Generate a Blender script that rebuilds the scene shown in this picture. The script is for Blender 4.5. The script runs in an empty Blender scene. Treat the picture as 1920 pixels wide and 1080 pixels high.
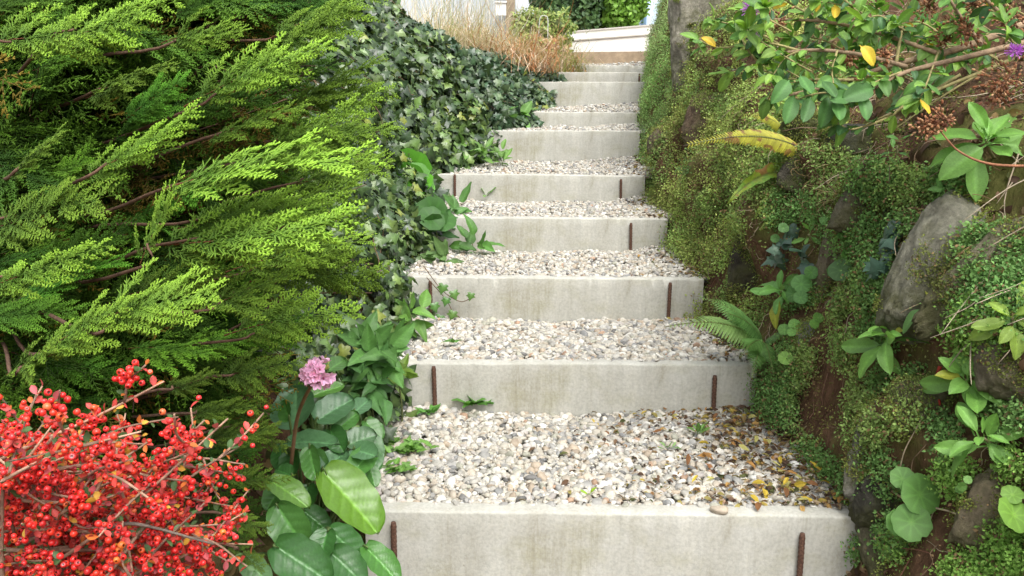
import bpy, math, random
import numpy as np
from mathutils import Vector, Matrix
from mathutils.bvhtree import BVHTree

# ------------------------------------------------------------------ camera, sky, sun, exposure
scene = bpy.context.scene
FPX = 1600.0                      # focal length in pixels of the 1920-wide photograph
PITCH = math.radians(12.8)
CAM = np.array([0.0, 0.0, 1.215])
cd = bpy.data.cameras.new('camera')
cd.sensor_width = 36.0
cd.lens = 36.0 * FPX / 1920.0
cd.clip_start = 0.05
cd.clip_end = 500.0
cam = bpy.data.objects.new('camera', cd)
scene.collection.objects.link(cam)
cam.location = CAM
cam.rotation_euler = (math.pi / 2 - PITCH, 0, 0)
scene.camera = cam

SUN_EL, SUN_AZ = math.radians(58), math.radians(155)     # high and hazy, from behind the camera's right
world = bpy.data.worlds.new('World')
scene.world = world
world.use_nodes = True
wn, wl = world.node_tree.nodes, world.node_tree.links
sky = wn.new('ShaderNodeTexSky')
sky.sky_type = 'NISHITA'
sky.sun_disc = False
sky.sun_elevation = SUN_EL
sky.sun_rotation = SUN_AZ
sky.air_density = 1.0
sky.dust_density = 4.0
sky.ozone_density = 1.0
hs = wn.new('ShaderNodeHueSaturation')
hs.inputs['Saturation'].default_value = 0.22
wl.new(sky.outputs[0], hs.inputs['Color'])
wl.new(hs.outputs[0], wn['Background'].inputs['Color'])
wn['Background'].inputs['Strength'].default_value = 0.15

sd = bpy.data.lights.new('sun', 'SUN')
sd.energy = 0.9
sd.angle = math.radians(40)
sd.color = (1.0, 0.975, 0.93)
sun = bpy.data.objects.new('sun', sd)
scene.collection.objects.link(sun)
to_sun = Vector((math.sin(SUN_AZ) * math.cos(SUN_EL), math.cos(SUN_AZ) * math.cos(SUN_EL), math.sin(SUN_EL)))
sun.rotation_euler = to_sun.to_track_quat('Z', 'Y').to_euler()

vs = scene.view_settings
vs.view_transform = 'Standard'
vs.look = 'None'
vs.gamma = 1.0
vs.use_curve_mapping = False
vs.exposure = 1.2
scene.cycles.max_bounces = 6
scene.cycles.diffuse_bounces = 3
scene.cycles.glossy_bounces = 2
scene.cycles.transmission_bounces = 3
scene.cycles.use_denoising = True

# ------------------------------------------------------------------ helpers
rng = np.random.default_rng(11)
random.seed(5)
COL = scene.collection
W = {}                            # world matrix of every object built


def U(a, b, n=None):
    return rng.uniform(a, b, n)


def at(px, py, Y):
    """World point on the ray of photo pixel (px, py) at ground distance Y."""
    u, v = (px - 960) / FPX, (540 - py) / FPX
    d = np.array([u, math.cos(PITCH) + v * math.sin(PITCH), -math.sin(PITCH) + v * math.cos(PITCH)])
    return CAM + d * (Y / d[1])


def project(P):
    P = np.asarray(P) - CAM
    dep = P[..., 1] * math.cos(PITCH) - P[..., 2] * math.sin(PITCH)
    up = P[..., 1] * math.sin(PITCH) + P[..., 2] * math.cos(PITCH)
    dep = np.where(dep < 1e-3, 1e-3, dep)
    return 960 + FPX * P[..., 0] / dep, 540 - FPX * up / dep, dep


def vnoise(P, s, seed=0):
    q = np.asarray(P, float) * s + seed * 17.31
    i = np.floor(q).astype(np.int64)
    f = q - i
    f = f * f * (3 - 2 * f)

    def h(ix, iy, iz):
        n = (ix * 374761393 + iy * 668265263 + iz * 2147483647 + seed * 974711) & 0x7fffffff
        n = ((n ^ (n >> 13)) * 1274126177) & 0x7fffffff
        n = (n ^ (n >> 16)) & 0xffff
        return n / 65535.0
    r = 0
    for dx in (0, 1):
        for dy in (0, 1):
            for dz in (0, 1):
                w = (f[..., 0] if dx else 1 - f[..., 0]) * (f[..., 1] if dy else 1 - f[..., 1]) * (f[..., 2] if dz else 1 - f[..., 2])
                r = r + w * h(i[..., 0] + dx, i[..., 1] + dy, i[..., 2] + dz)
    return r


def unit(v):
    v = np.asarray(v, float)
    return v / (np.linalg.norm(v, axis=-1, keepdims=True) + 1e-12)


def mesh_np(name, V, F, mat, C=None, smooth=True):
    V = np.ascontiguousarray(V, np.float32)
    F = np.ascontiguousarray(F, np.int32)
    me = bpy.data.meshes.new(name)
    k = F.shape[1]
    me.vertices.add(len(V))
    me.vertices.foreach_set('co', V.ravel())
    me.loops.add(F.size)
    me.loops.foreach_set('vertex_index', F.ravel())
    me.polygons.add(len(F))
    me.polygons.foreach_set('loop_start', np.arange(0, F.size, k, dtype=np.int32))
    me.polygons.foreach_set('use_smooth', np.full(len(F), bool(smooth)))
    if C is None:
        C = np.ones((len(V), 3))
    C = np.asarray(C, np.float32)
    if C.ndim == 1:
        C = np.tile(C, (len(V), 1))
    a = me.attributes.new('Col', 'FLOAT_COLOR', 'POINT')
    a.data.foreach_set('color', np.concatenate([C[:, :3], np.ones((len(V), 1), np.float32)], 1).astype(np.float32).ravel())
    me.update(calc_edges=True)
    me.materials.append(mat)
    return me


def obj(name, me, parent=None, M=None, color=None):
    o = bpy.data.objects.new(name, me)
    COL.objects.link(o)
    M = Matrix() if M is None else M
    W[o.name] = M
    if parent is not None:
        o.parent = parent
        o.matrix_basis = W[parent.name].inverted() @ M
    else:
        o.matrix_basis = M
    if color is not None:
        o.color = (color[0], color[1], color[2], 1)
    return o


def thing(name, label, cat, loc, group=None):
    o = bpy.data.objects.new(name, None)
    o.empty_display_size = 0.05
    COL.objects.link(o)
    o.location = Vector(loc)
    W[o.name] = Matrix.Translation(Vector(loc))
    return tag(o, label, cat, group)


def tag(o, label=None, cat=None, group=None, kind=None):
    if label: o['label'] = label
    if cat: o['category'] = cat
    if group: o['group'] = group
    if kind: o['kind'] = kind
    return o


def build(name, geo, mat, parent=None, smooth=True, origin=None):
    """One mesh object out of world-space geometry (V, F, C)."""
    V, F, C = geo
    if origin is None:
        origin = V.mean(0) if parent is None else np.array(W[parent.name].translation)
    origin = np.asarray(origin, float)
    return obj(name, mesh_np(name, V - origin, F, mat, C, smooth), parent, Matrix.Translation(Vector(origin)))


def merge(parts):
    V, F, C, n = [], [], [], 0
    for v, f, c in parts:
        v = np.asarray(v, float)
        c = np.asarray(c, float)
        if c.ndim == 1: c = np.tile(c, (len(v), 1))
        V.append(v); F.append(np.asarray(f) + n); C.append(c); n += len(v)
    return np.concatenate(V), np.concatenate(F), np.concatenate(C)


def frames(D, N):
    """Rotation matrices (n,3,3) with local y along D and local z towards N."""
    D = unit(np.atleast_2d(D)); N = np.atleast_2d(N)
    X = unit(np.cross(D, N))
    Z = np.cross(X, D)
    return np.stack([X, D, Z], -1)


def scatter(tpl, R, T, S, tint=None):
    V, F, C = tpl
    n = len(T)
    S = np.asarray(S, float)
    if S.ndim == 1: S = S[:, None]
    VV = np.einsum('nij,nvj->nvi', R, V[None] * S[:, None, :]) + np.asarray(T)[:, None]
    FF = F[None] + (np.arange(n) * len(V))[:, None, None]
    CC = np.broadcast_to(C[None], (n,) + C.shape)
    if tint is not None: CC = CC * tint[:, None]
    return VV.reshape(-1, 3), FF.reshape(-1, F.shape[1]), CC.reshape(-1, 3)


def mat4(R, T, S=1.0):
    m = np.eye(4)
    m[:3, :3] = np.asarray(R) * (S if np.isscalar(S) else np.asarray(S)[None])
    m[:3, 3] = T
    return Matrix(m.tolist())


def grid_faces(nu, nv):
    """Triangles of a (nu x nv) vertex grid, index = u * nv + v."""
    u, v = np.meshgrid(np.arange(nu - 1), np.arange(nv - 1), indexing='ij')
    a = (u * nv + v).ravel()
    return np.concatenate([np.stack([a, a + nv, a + nv + 1], 1), np.stack([a, a + nv + 1, a + 1], 1)])


def tube(P, r, sides=5, col=(1, 1, 1)):
    P = np.asarray(P, float)
    n = len(P)
    r = np.broadcast_to(np.asarray(r, float), (n,))
    T = unit(np.gradient(P, axis=0))
    ref = np.array([0.0, 0, 1]) if abs(T[:, 2]).mean() < 0.8 else np.array([1.0, 0, 0])
    A = unit(np.cross(T, ref)); B = np.cross(T, A)
    an = np.linspace(0, 2 * math.pi, sides, endpoint=False)
    V = P[:, None] + r[:, None, None] * (np.cos(an)[None, :, None] * A[:, None] + np.sin(an)[None, :, None] * B[:, None])
    V = V.reshape(-1, 3)
    F = []
    for i in range(n - 1):
        for k in range(sides):
            a, b = i * sides + k, i * sides + (k + 1) % sides
            F += [[a, b, b + sides], [a, b + sides, a + sides]]
    for k in range(1, sides - 1):
        F += [[0, k + 1, k], [(n - 1) * sides, (n - 1) * sides + k, (n - 1) * sides + k + 1]]
    return V, np.array(F), np.tile(np.asarray(col, float), (len(V), 1))


def bez(pts, n=10):
    """Smooth curve through the points (Catmull-Rom)."""
    P = np.asarray(pts, float)
    P = np.concatenate([[2 * P[0] - P[1]], P, [2 * P[-1] - P[-2]]])
    out = []
    for i in range(1, len(P) - 2):
        for t in np.linspace(0, 1, n, endpoint=False):
            a, b, c, d = P[i - 1], P[i], P[i + 1], P[i + 2]
            out.append(0.5 * (2 * b + (c - a) * t + (2 * a - 5 * b + 4 * c - d) * t * t + (3 * b - a - 3 * c + d) * t ** 3))
    out.append(P[-2])
    return np.array(out)


def box(x0, x1, y0, y1, z0, z1, col=(1, 1, 1)):
    V = np.array([[x, y, z] for z in (z0, z1) for y in (y0, y1) for x in (x0, x1)], float)
    F = np.array([[0, 2, 3], [0, 3, 1], [4, 5, 7], [4, 7, 6], [0, 1, 5], [0, 5, 4], [2, 6, 7], [2, 7, 3], [0, 4, 6], [0, 6, 2], [1, 3, 7], [1, 7, 5]])
    return V, F, np.tile(np.asarray(col, float), (8, 1))


def icosphere(sub):
    t = (1 + 5 ** .5) / 2
    V = [[-1, t, 0], [1, t, 0], [-1, -t, 0], [1, -t, 0], [0, -1, t], [0, 1, t], [0, -1, -t], [0, 1, -t], [t, 0, -1], [t, 0, 1], [-t, 0, -1], [-t, 0, 1]]
    V = [list(unit(v)) for v in V]
    F = [[0, 11, 5], [0, 5, 1], [0, 1, 7], [0, 7, 10], [0, 10, 11], [1, 5, 9], [5, 11, 4], [11, 10, 2], [10, 7, 6], [7, 1, 8], [3, 9, 4], [3, 4, 2], [3, 2, 6], [3, 6, 8], [3, 8, 9], [4, 9, 5], [2, 4, 11], [6, 2, 10], [8, 6, 7], [9, 8, 1]]
    for _ in range(sub):
        mid, G = {}, []

        def m(a, b):
            k = (min(a, b), max(a, b))
            if k not in mid:
                V.append(list(unit((np.array(V[a]) + np.array(V[b])) / 2))); mid[k] = len(V) - 1
            return mid[k]
        for a, b, c in F:
            x, y, z = m(a, b), m(b, c), m(c, a)
            G += [[a, x, z], [b, y, x], [c, z, y], [x, y, z]]
        F = G
    return np.array(V), np.array(F)


# ------------------------------------------------------------------ materials
def nt(name):
    m = bpy.data.materials.new(name)
    m.use_nodes = True
    return m, m.node_tree.nodes, m.node_tree.links, m.node_tree.nodes['Principled BSDF']


def noise_node(n, l, scale, detail=4, rough=0.6, coord='Object', stretch=None):
    tc = n.new('ShaderNodeTexCoord')
    out = tc.outputs[coord]
    if stretch:
        mp = n.new('ShaderNodeMapping')
        mp.inputs['Scale'].default_value = stretch
        l.new(out, mp.inputs['Vector']); out = mp.outputs[0]
    t = n.new('ShaderNodeTexNoise')
    t.inputs['Scale'].default_value = scale
    t.inputs['Detail'].default_value = detail
    t.inputs['Roughness'].default_value = rough
    l.new(out, t.inputs['Vector'])
    return t


def ramp(n, l, src, stops):
    r = n.new('ShaderNodeValToRGB')
    e = r.color_ramp.elements
    e[0].position, e[0].color = stops[0][0], (*stops[0][1], 1)
    e[1].position, e[1].color = stops[-1][0], (*stops[-1][1], 1)
    for p, c in stops[1:-1]:
        x = e.new(p); x.color = (*c, 1)
    l.new(src, r.inputs[0])
    return r.outputs[0]


def mul(n, l, a, b, fac=1.0, mode='MULTIPLY'):
    x = n.new('ShaderNodeMix')
    x.data_type = 'RGBA'; x.blend_type = mode
    if isinstance(fac, float): x.inputs['Factor'].default_value = fac
    else: l.new(fac, x.inputs['Factor'])
    for k, s in ((6, a), (7, b)):
        if isinstance(s, tuple): x.inputs[k].default_value = (*s, 1)
        else: l.new(s, x.inputs[k])
    return x.outputs[2]


def col_source(n, l):
    a = n.new('ShaderNodeAttribute'); a.attribute_name = 'Col'
    o = n.new('ShaderNodeObjectInfo')
    return mul(n, l, a.outputs['Color'], o.outputs['Color'])


def bump(n, l, b, src, strength, dist):
    x = n.new('ShaderNodeBump')
    x.inputs['Strength'].default_value = strength
    x.inputs['Distance'].default_value = dist
    l.new(src, x.inputs['Height'])
    l.new(x.outputs[0], b.inputs['Normal'])


def leaf_material(name, rough=0.45, transl=0.3, mottle=0.35, nscale=60, spec=0.5, bumpd=0.0006):
    m, n, l, b = nt(name)
    c = col_source(n, l)
    t = noise_node(n, l, nscale, 4, 0.65, 'Object')
    v = ramp(n, l, t.outputs[0], [(0.25, (1 - mottle,) * 3), (0.75, (1 + mottle * 0.6,) * 3)])
    c = mul(n, l, c, v)
    l.new(c, b.inputs['Base Color'])
    b.inputs['Roughness'].default_value = rough
    b.inputs['Specular IOR Level'].default_value = spec
    if bumpd: bump(n, l, b, t.outputs[0], 0.6, bumpd)
    tr = n.new('ShaderNodeBsdfTranslucent')
    l.new(mul(n, l, c, (1.02, 1.15, 0.65)), tr.inputs['Color'])
    mx = n.new('ShaderNodeMixShader')
    mx.inputs[0].default_value = transl
    l.new(b.outputs[0], mx.inputs[1]); l.new(tr.outputs[0], mx.inputs[2])
    l.new(mx.outputs[0], n['Material Output'].inputs['Surface'])
    return m


def plain_material(name, rough=0.8, mottle=0.4, nscale=40, bumpd=0.002, spec=0.3, bscale=None, detail=6):
    m, n, l, b = nt(name)
    c = col_source(n, l)
    t = noise_node(n, l, nscale, detail, 0.65, 'Object')
    v = ramp(n, l, t.outputs[0], [(0.28, (1 - mottle,) * 3), (0.72, (1 + mottle * 0.7,) * 3)])
    l.new(mul(n, l, c, v), b.inputs['Base Color'])
    b.inputs['Roughness'].default_value = rough
    b.inputs['Specular IOR Level'].default_value = spec
    if bumpd:
        t2 = noise_node(n, l, bscale or nscale * 2, 8, 0.7, 'Object')
        bump(n, l, b, t2.outputs[0], 1.0, bumpd)
    return m


M_ivy = leaf_material('ivy leaf', 0.33, 0.12, 0.3, 45, 0.55)
M_gloss = leaf_material('glossy leaf', 0.3, 0.22, 0.2, 25, 0.5)
M_leaf = leaf_material('soft leaf', 0.5, 0.3, 0.25, 35, 0.4)
M_cypress = leaf_material('cypress scale', 0.6, 0.3, 0.2, 30, 0.3, 0)
M_moss = leaf_material('moss leaf', 0.7, 0.3, 0.35, 14, 0.2, 0)
M_dry = leaf_material('dry leaf', 0.7, 0.25, 0.35, 40, 0.2)
M_petal = leaf_material('petal', 0.6, 0.35, 0.15, 60, 0.2)
M_bark = plain_material('bark', 0.85, 0.5, 60, 0.002)
M_pebble = plain_material('pebble', 0.6, 0.28, 70, 0.0008, 0.35)
M_gbase = plain_material('gravel bed', 0.95, 0.6, 60, 0.01, 0.1)


def soil_material():
    m, n, l, b = nt('soil')
    t = noise_node(n, l, 7, 8, 0.7)
    c = ramp(n, l, t.outputs[0], [(0.3, (0.055, 0.034, 0.022)), (0.5, (0.13, 0.080, 0.052)), (0.7, (0.22, 0.145, 0.095))])
    f = noise_node(n, l, 40, 6, 0.75, stretch=(1.0, 1.0, 0.25))
    c = mul(n, l, c, ramp(n, l, f.outputs[0], [(0.3, (0.5, 0.45, 0.4)), (0.7, (1.5, 1.35, 1.2))]))
    g = noise_node(n, l, 3.2, 6, 0.65)
    gf = ramp(n, l, g.outputs[0], [(0.5, (0, 0, 0)), (0.64, (0.75, 0.75, 0.75))])
    c = mul(n, l, c, (0.14, 0.16, 0.04), gf, 'MIX')
    l.new(c, b.inputs['Base Color'])
    b.inputs['Roughness'].default_value = 0.95
    b.inputs['Specular IOR Level'].default_value = 0.15
    bump(n, l, b, f.outputs[0], 1.0, 0.02)
    return m


def stone_material():
    m, n, l, b = nt('mossy stone')
    c0 = col_source(n, l)
    t = noise_node(n, l, 9, 9, 0.7)
    c = mul(n, l, c0, ramp(n, l, t.outputs[0], [(0.28, (0.45, 0.43, 0.4)), (0.5, (0.95, 0.95, 0.92)), (0.72, (1.5, 1.48, 1.4))]))
    k = noise_node(n, l, 55, 5, 0.7)
    c = mul(n, l, c, ramp(n, l, k.outputs[0], [(0.35, (0.7, 0.7, 0.68)), (0.65, (1.25, 1.25, 1.22))]))
    g = noise_node(n, l, 5, 7, 0.7)
    gf = ramp(n, l, g.outputs[0], [(0.47, (0, 0, 0)), (0.62, (0.8, 0.8, 0.8))])
    c = mul(n, l, c, (0.10, 0.105, 0.035), gf, 'MIX')
    l.new(c, b.inputs['Base Color'])
    b.inputs['Roughness'].default_value = 0.85
    b.inputs['Specular IOR Level'].default_value = 0.25
    bb = noise_node(n, l, 34, 12, 0.8)
    bump(n, l, b, bb.outputs[0], 1.0, 0.022)
    return m


def concrete_material():
    m, n, l, b = nt('concrete')
    t = noise_node(n, l, 4.5, 9, 0.72)
    c = ramp(n, l, t.outputs[0], [(0.26, (0.40, 0.392, 0.345)), (0.5, (0.49, 0.482, 0.43)), (0.76, (0.56, 0.553, 0.51))])
    s = noise_node(n, l, 5, 7, 0.75, stretch=(1.6, 1, 0.3))            # run-off streaks
    c = mul(n, l, c, ramp(n, l, s.outputs[0], [(0.32, (0.70, 0.67, 0.60)), (0.45, (0.93, 0.92, 0.90)), (0.56, (1.0, 1.0, 1.0)), (0.70, (1.12, 1.11, 1.09))]))
    g = noise_node(n, l, 2.2, 6, 0.7, stretch=(1, 1, 1.5))             # algae
    gf = ramp(n, l, g.outputs[0], [(0.52, (0, 0, 0)), (0.70, (0.6, 0.6, 0.6))])
    c = mul(n, l, c, (0.31, 0.29, 0.16), gf, 'MIX')
    s2 = noise_node(n, l, 15, 5, 0.7, stretch=(2.6, 1, 0.14))          # thin drips, only in places
    mk = noise_node(n, l, 2.8, 3, 0.6)
    mf = ramp(n, l, mk.outputs[0], [(0.47, (0, 0, 0)), (0.66, (0.5, 0.5, 0.5))])
    c = mul(n, l, c, ramp(n, l, s2.outputs[0], [(0.40, (0.68, 0.65, 0.58)), (0.52, (1, 1, 1))]), mf)
    k = noise_node(n, l, 120, 4, 0.6)
    c = mul(n, l, c, ramp(n, l, k.outputs[0], [(0.3, (0.86,) * 3), (0.6, (1.06,) * 3)]))
    d = noise_node(n, l, 38, 3, 0.5)                                   # small air holes and specks
    c = mul(n, l, c, ramp(n, l, d.outputs[0], [(0.22, (0.45, 0.42, 0.38)), (0.29, (1, 1, 1))]))
    l.new(c, b.inputs['Base Color'])
    b.inputs['Roughness'].default_value = 0.85
    b.inputs['Specular IOR Level'].default_value = 0.25
    bump(n, l, b, k.outputs[0], 0.6, 0.0015)
    return m


def rust_material():
    m, n, l, b = nt('rust')
    t = noise_node(n, l, 160, 6, 0.7)
    c = ramp(n, l, t.outputs[0], [(0.3, (0.035, 0.017, 0.011)), (0.52, (0.10, 0.045, 0.026)), (0.66, (0.2, 0.11, 0.07)), (0.78, (0.34, 0.25, 0.19))])
    l.new(c, b.inputs['Base Color'])
    b.inputs['Roughness'].default_value = 0.8
    bump(n, l, b, t.outputs[0], 1.0, 0.002)
    return m


def berry_material():
    m, n, l, b = nt('berry skin')
    c = col_source(n, l)
    l.new(c, b.inputs['Base Color'])
    b.inputs['Roughness'].default_value = 0.32
    b.inputs['Subsurface Weight'].default_value = 0.0
    b.inputs['Coat Weight'].default_value = 0.15
    return m


M_soil, M_stone, M_concrete, M_rust, M_berry = soil_material(), stone_material(), concrete_material(), rust_material(), berry_material()
M_render = plain_material('white render', 0.9, 0.06, 5, 0.001)
M_timber = plain_material('weathered timber', 0.85, 0.35, 12, 0.004)
M_metal = plain_material('galvanised wire', 0.4, 0.15, 30, 0)
M_paint = plain_material('pale paint', 0.7, 0.05, 4, 0)

# ------------------------------------------------------------------ the steps: distances and heights
#            Y     left px, right px, top y at left, top y at right
STEP_PX = [(1.98, 684, 1612, 959, 969),
           (2.76, 735, 1420, 681, 684),
           (3.47, 772, 1320, 519, 524),
           (4.17, 800, 1252, 407, 411),
           (4.94, 818, 1210, 326, 330),
           (5.68, 850, 1200, 244, 246),
           (6.40, 870, 1195, 209, 211),
           (7.10, 950, 1245, 153, 154),
           (7.80, 960, 1255, 135, 136),
           (8.50, 975, 1265, 122, 123)]
FACE = [0.18, 0.172, 0.185, 0.165, 0.155, 0.2, 0.11, 0.19, 0.14, 0.12]
STEPS = []
for (Y, pl, pr, yl, yr) in STEP_PX:
    a, b = at(pl, yl, Y), at(pr, yr, Y)
    STEPS.append((Y, a[0], b[0], a[2], b[2]))
SY = np.array([s[0] for s in STEPS])
SZ = np.array([(s[3] + s[4]) / 2 for s in STEPS])
Z_TOP = at(1150, 97, 9.2)[2]


def z_smooth(Y):
    return np.interp(Y, np.concatenate([[-50, 1.2, 1.6], SY + 0.3, [9.4, 200]]), np.concatenate([[-0.05, -0.05, 0.0], SZ - 0.02, [Z_TOP, Z_TOP]]))


def z_bed(Y):
    ys, zs, prev = [-50], [-0.05], -0.05
    for y, z, f in zip(SY, SZ, FACE):
        ys += [y + 0.01, y + 0.045]; zs += [z - f - 0.05, z - 0.06]
    ys += [9.2, 9.25, 300]; zs += [Z_TOP - 0.2, Z_TOP - 0.03, Z_TOP - 0.03]
    return np.interp(Y, ys, zs)


def x_left(Y):
    return np.interp(Y, [-50, 1.5, 2, 3.5, 5, 6, 7, 8.5, 9.3, 12], [-0.5, -0.42, -0.42, -0.49, -0.47, -0.05, 0.28, 0.5, 0.55, 0.6])


def x_right(Y):
    return np.interp(Y, [-50, 1.5, 2, 2.8, 3.5, 4.2, 5, 6, 8, 9.5, 12], [0.92, 0.90, 0.875, 0.825, 0.80, 0.78, 0.83, 0.92, 1.25, 1.6, 2.0])


def resample(P, near, far, lim):
    P = np.asarray(P, float)
    out = [P[0]]
    for a, b in zip(P[:-1], P[1:]):
        L = np.linalg.norm(b - a)
        st = near if np.linalg.norm(a) < lim else max(far, L / 6)
        k = max(1, int(math.ceil(L / st)))
        out += [a + (b - a) * t for t in np.linspace(0, 1, k + 1)[1:]]
    return np.array(out)


PR = resample([(0, -0.06), (0.03, 0.12), (0.09, 0.42), (0.20, 0.76), (0.38, 0.98), (0.9, 1.28), (2.0, 1.7), (6, 2.3), (40, 3)], 0.022, 0.1, 1.3)
PL = resample([(0, -0.06), (0.05, 0.08), (0.17, 0.42), (0.32, 0.85), (0.62, 1.12), (1.4, 1.25), (3, 1.4), (8, 1.6), (40, 2)], 0.025, 0.1, 1.4)
ROWS = np.concatenate([[-40, -20, -10, -5, -3, -2, -1, -0.5, 0, 0.25, 0.4], np.arange(0.5, 9.6, 0.022), [9.8, 10.2, 11, 12, 14, 18, 25, 40, 80]])


def bank_points(Y, prof, side):
    Y = Y[:, None]
    if side > 0:
        x0 = x_right(Y); k = np.interp(Y, [8.2, 10], [1, 0.05])
    else:
        x0 = x_left(Y); k = np.interp(Y, [0.8, 2.0, 3.2, 5.0, 5.6, 6.5, 8.0, 10], [0.3, 0.4, 0.95, 1.06, 0.68, 0.26, 0.08, 0.02])
    x = x0 + side * prof[None, :, 0]
    z = z_smooth(Y) + prof[None, :, 1] * k
    P = np.stack([x, np.broadcast_to(Y, x.shape), z], -1)
    s = np.linalg.norm(prof, axis=1)
    fade = (np.interp(s, [0.03, 0.25, 1.6, 3.5], [0.1, 1, 1, 0]))[None]
    n = (0.20 * (vnoise(P, 2.6, 3) - 0.5) + 0.13 * (vnoise(P, 6.5, 4) - 0.5) + 0.05 * (vnoise(P, 17, 5) - 0.5)) * fade
    if side < 0: n = n * 0.7
    P[..., 0] -= side * n * 0.85
    P[..., 2] += n * 0.5
    return P


PLt = bank_points(ROWS, PL, -1)[:, ::-1]
PRt = bank_points(ROWS, PR, 1)
tx = np.linspace(0, 1, 26)[1:-1]
mid = np.stack([x_left(ROWS)[:, None] * (1 - tx) + x_right(ROWS)[:, None] * tx, np.broadcast_to(ROWS[:, None], (len(ROWS), 24)), np.broadcast_to(z_bed(ROWS)[:, None], (len(ROWS), 24))], -1)
G = np.concatenate([PLt, mid, PRt], 1)
GN = G.shape[1]
GV = G.reshape(-1, 3)
GF = grid_faces(len(ROWS), GN)[:, ::-1]
ground = obj('ground', mesh_np('ground', GV, GF, M_soil))
tag(ground, 'dark brown garden soil of the path bed and both banks', kind='structure')
BVH = BVHTree.FromPolygons([Vector(v) for v in GV], [tuple(int(i) for i in f) for f in GF])
N_L, N_R0 = len(PL), len(PL) + 24


def hit(px, py):
    """Where the photo's ray meets the banks: point and normal."""
    d = unit(at(px, py, 1.0) - CAM)
    p, nrm, i, dist = BVH.ray_cast(Vector(CAM), Vector(d))
    if p is None:
        return at(px, py, 4.0), np.array([-0.7, -0.3, 0.6])
    nrm = np.array(nrm)
    if nrm @ d > 0: nrm = -nrm
    return np.array(p), nrm


def sample_bank(n, cols, ylo, yhi):
    """Random points, by area, on a strip of the ground sheet: positions and normals."""
    r0, r1 = np.searchsorted(ROWS, [ylo, yhi])
    Q = G[r0:r1, cols[0]:cols[1]]
    a, b, c, d = Q[:-1, :-1], Q[1:, :-1], Q[1:, 1:], Q[:-1, 1:]
    cr = np.cross(c - a, d - b)
    ar = np.linalg.norm(cr, axis=-1).ravel()
    k = rng.choice(len(ar), n, p=ar / ar.sum())
    u, v = U(0, 1, n)[:, None], U(0, 1, n)[:, None]
    A, B, C_, D_ = (q.reshape(-1, 3)[k] for q in (a, b, c, d))
    P = A * (1 - u) * (1 - v) + B * u * (1 - v) + C_ * u * v + D_ * (1 - u) * v
    N = unit(cr.reshape(-1, 3)[k])
    N[N[:, 2] < 0] *= -1
    return P, N


# ------------------------------------------------------------------ concrete boards and their steel stakes
ORD = ['nearest', 'second', 'third', 'fourth', 'fifth', 'sixth', 'seventh', 'eighth', 'ninth', 'topmost']


def board_mesh(L, H, T, seed):
    """A cast board, edges rounded, faces very slightly uneven; x along, y thickness, top at z = 0."""
    prof = []
    r = 0.006
    for cx, cz, a0 in ((T / 2 - r, -r, 0), (-T / 2 + r, -r, 90)):
        for a in (0, 30, 60, 90):
            t = math.radians(a0 + a)
            prof.append((cx + r * math.cos(t), cz + r * math.sin(t)))
    prof = [(T / 2, -H)] + [(T / 2, -H * k) for k in (0.8, 0.6, 0.4, 0.2)] + prof + [(-T / 2, -H * k) for k in (0.2, 0.4, 0.6, 0.8)] + [(-T / 2, -H)]
    prof = np.array(prof)
    nx = 150
    xs = np.linspace(-L / 2, L / 2, nx)
    V = np.stack([np.broadcast_to(xs[:, None], (nx, len(prof))), np.broadcast_to(prof[None, :, 0], (nx, len(prof))), np.broadcast_to(prof[None, :, 1], (nx, len(prof)))], -1).copy()
    w = vnoise(V + seed * 3.1, 5, seed) - 0.5
    w2 = vnoise(V + seed * 3.1, 30, seed) - 0.5
    V[..., 1] += 0.004 * w + 0.0012 * w2
    V[..., 2] += 0.004 * w + 0.0015 * w2
    top = V[..., 2] > -0.012
    chip = np.clip(vnoise(V + seed * 5.3, 38, seed + 9) - 0.70, 0, 1) * top * (np.abs(V[..., 1]) > T * 0.3)
    V[..., 2] -= chip * 0.022
    V[..., 1] -= np.sign(V[..., 1]) * chip * 0.02
    F = list(grid_faces(nx, len(prof)))
    m = len(prof)
    V = V.reshape(-1, 3)
    for e, s in ((0, 1), ((nx - 1) * m, -1)):
        c = len(V)
        V = np.concatenate([V, V[e:e + m]])
        for k in range(1, m - 1):
            F.append([c, c + k, c + k + 1] if s > 0 else [c, c + k + 1, c + k])
    return V, np.array(F), np.ones((len(V), 3))


for i, (Y, x0, x1, z0, z1) in enumerate(STEPS):
    L = math.hypot(x1 - x0, z1 - z0)
    V, F, C = board_mesh(L, FACE[i] + 0.07, 0.055, i + 1)
    me = mesh_np('concrete_board', V, F, M_concrete, C)
    ang = math.atan2(z1 - z0, x1 - x0)
    o = obj('concrete_board', me, None, Matrix.Translation(Vector(((x0 + x1) / 2, Y + 0.0275, (z0 + z1) / 2))) @ Matrix.Rotation(-ang, 4, 'Y'))
    tag(o, f'grey concrete riser board, {ORD[i]} step counting up from the camera' if i else 'grey concrete riser board of the nearest and lowest step', 'step board', 'concrete boards of the garden steps')


def stake(px, y0, y1, k, label):
    Y = SY[k] - 0.011
    a = at(px, y0, Y)
    n = 46
    zz = np.linspace(a[2] - 0.30, a[2], n)
    r = 0.0070 + 0.0012 * (np.arange(n) % 2)
    r[-1] = 0.006
    P = np.stack([np.full(n, a[0]), np.full(n, a[1]), zz], 1)
    P[:, 0] += 0.004 * np.sin(np.linspace(0, 1.2, n) + px)
    o = build('steel_stake', tube(P, r, 9), M_rust)
    tag(o, label, 'stake', 'rusty steel stakes pinning the boards')


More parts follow.
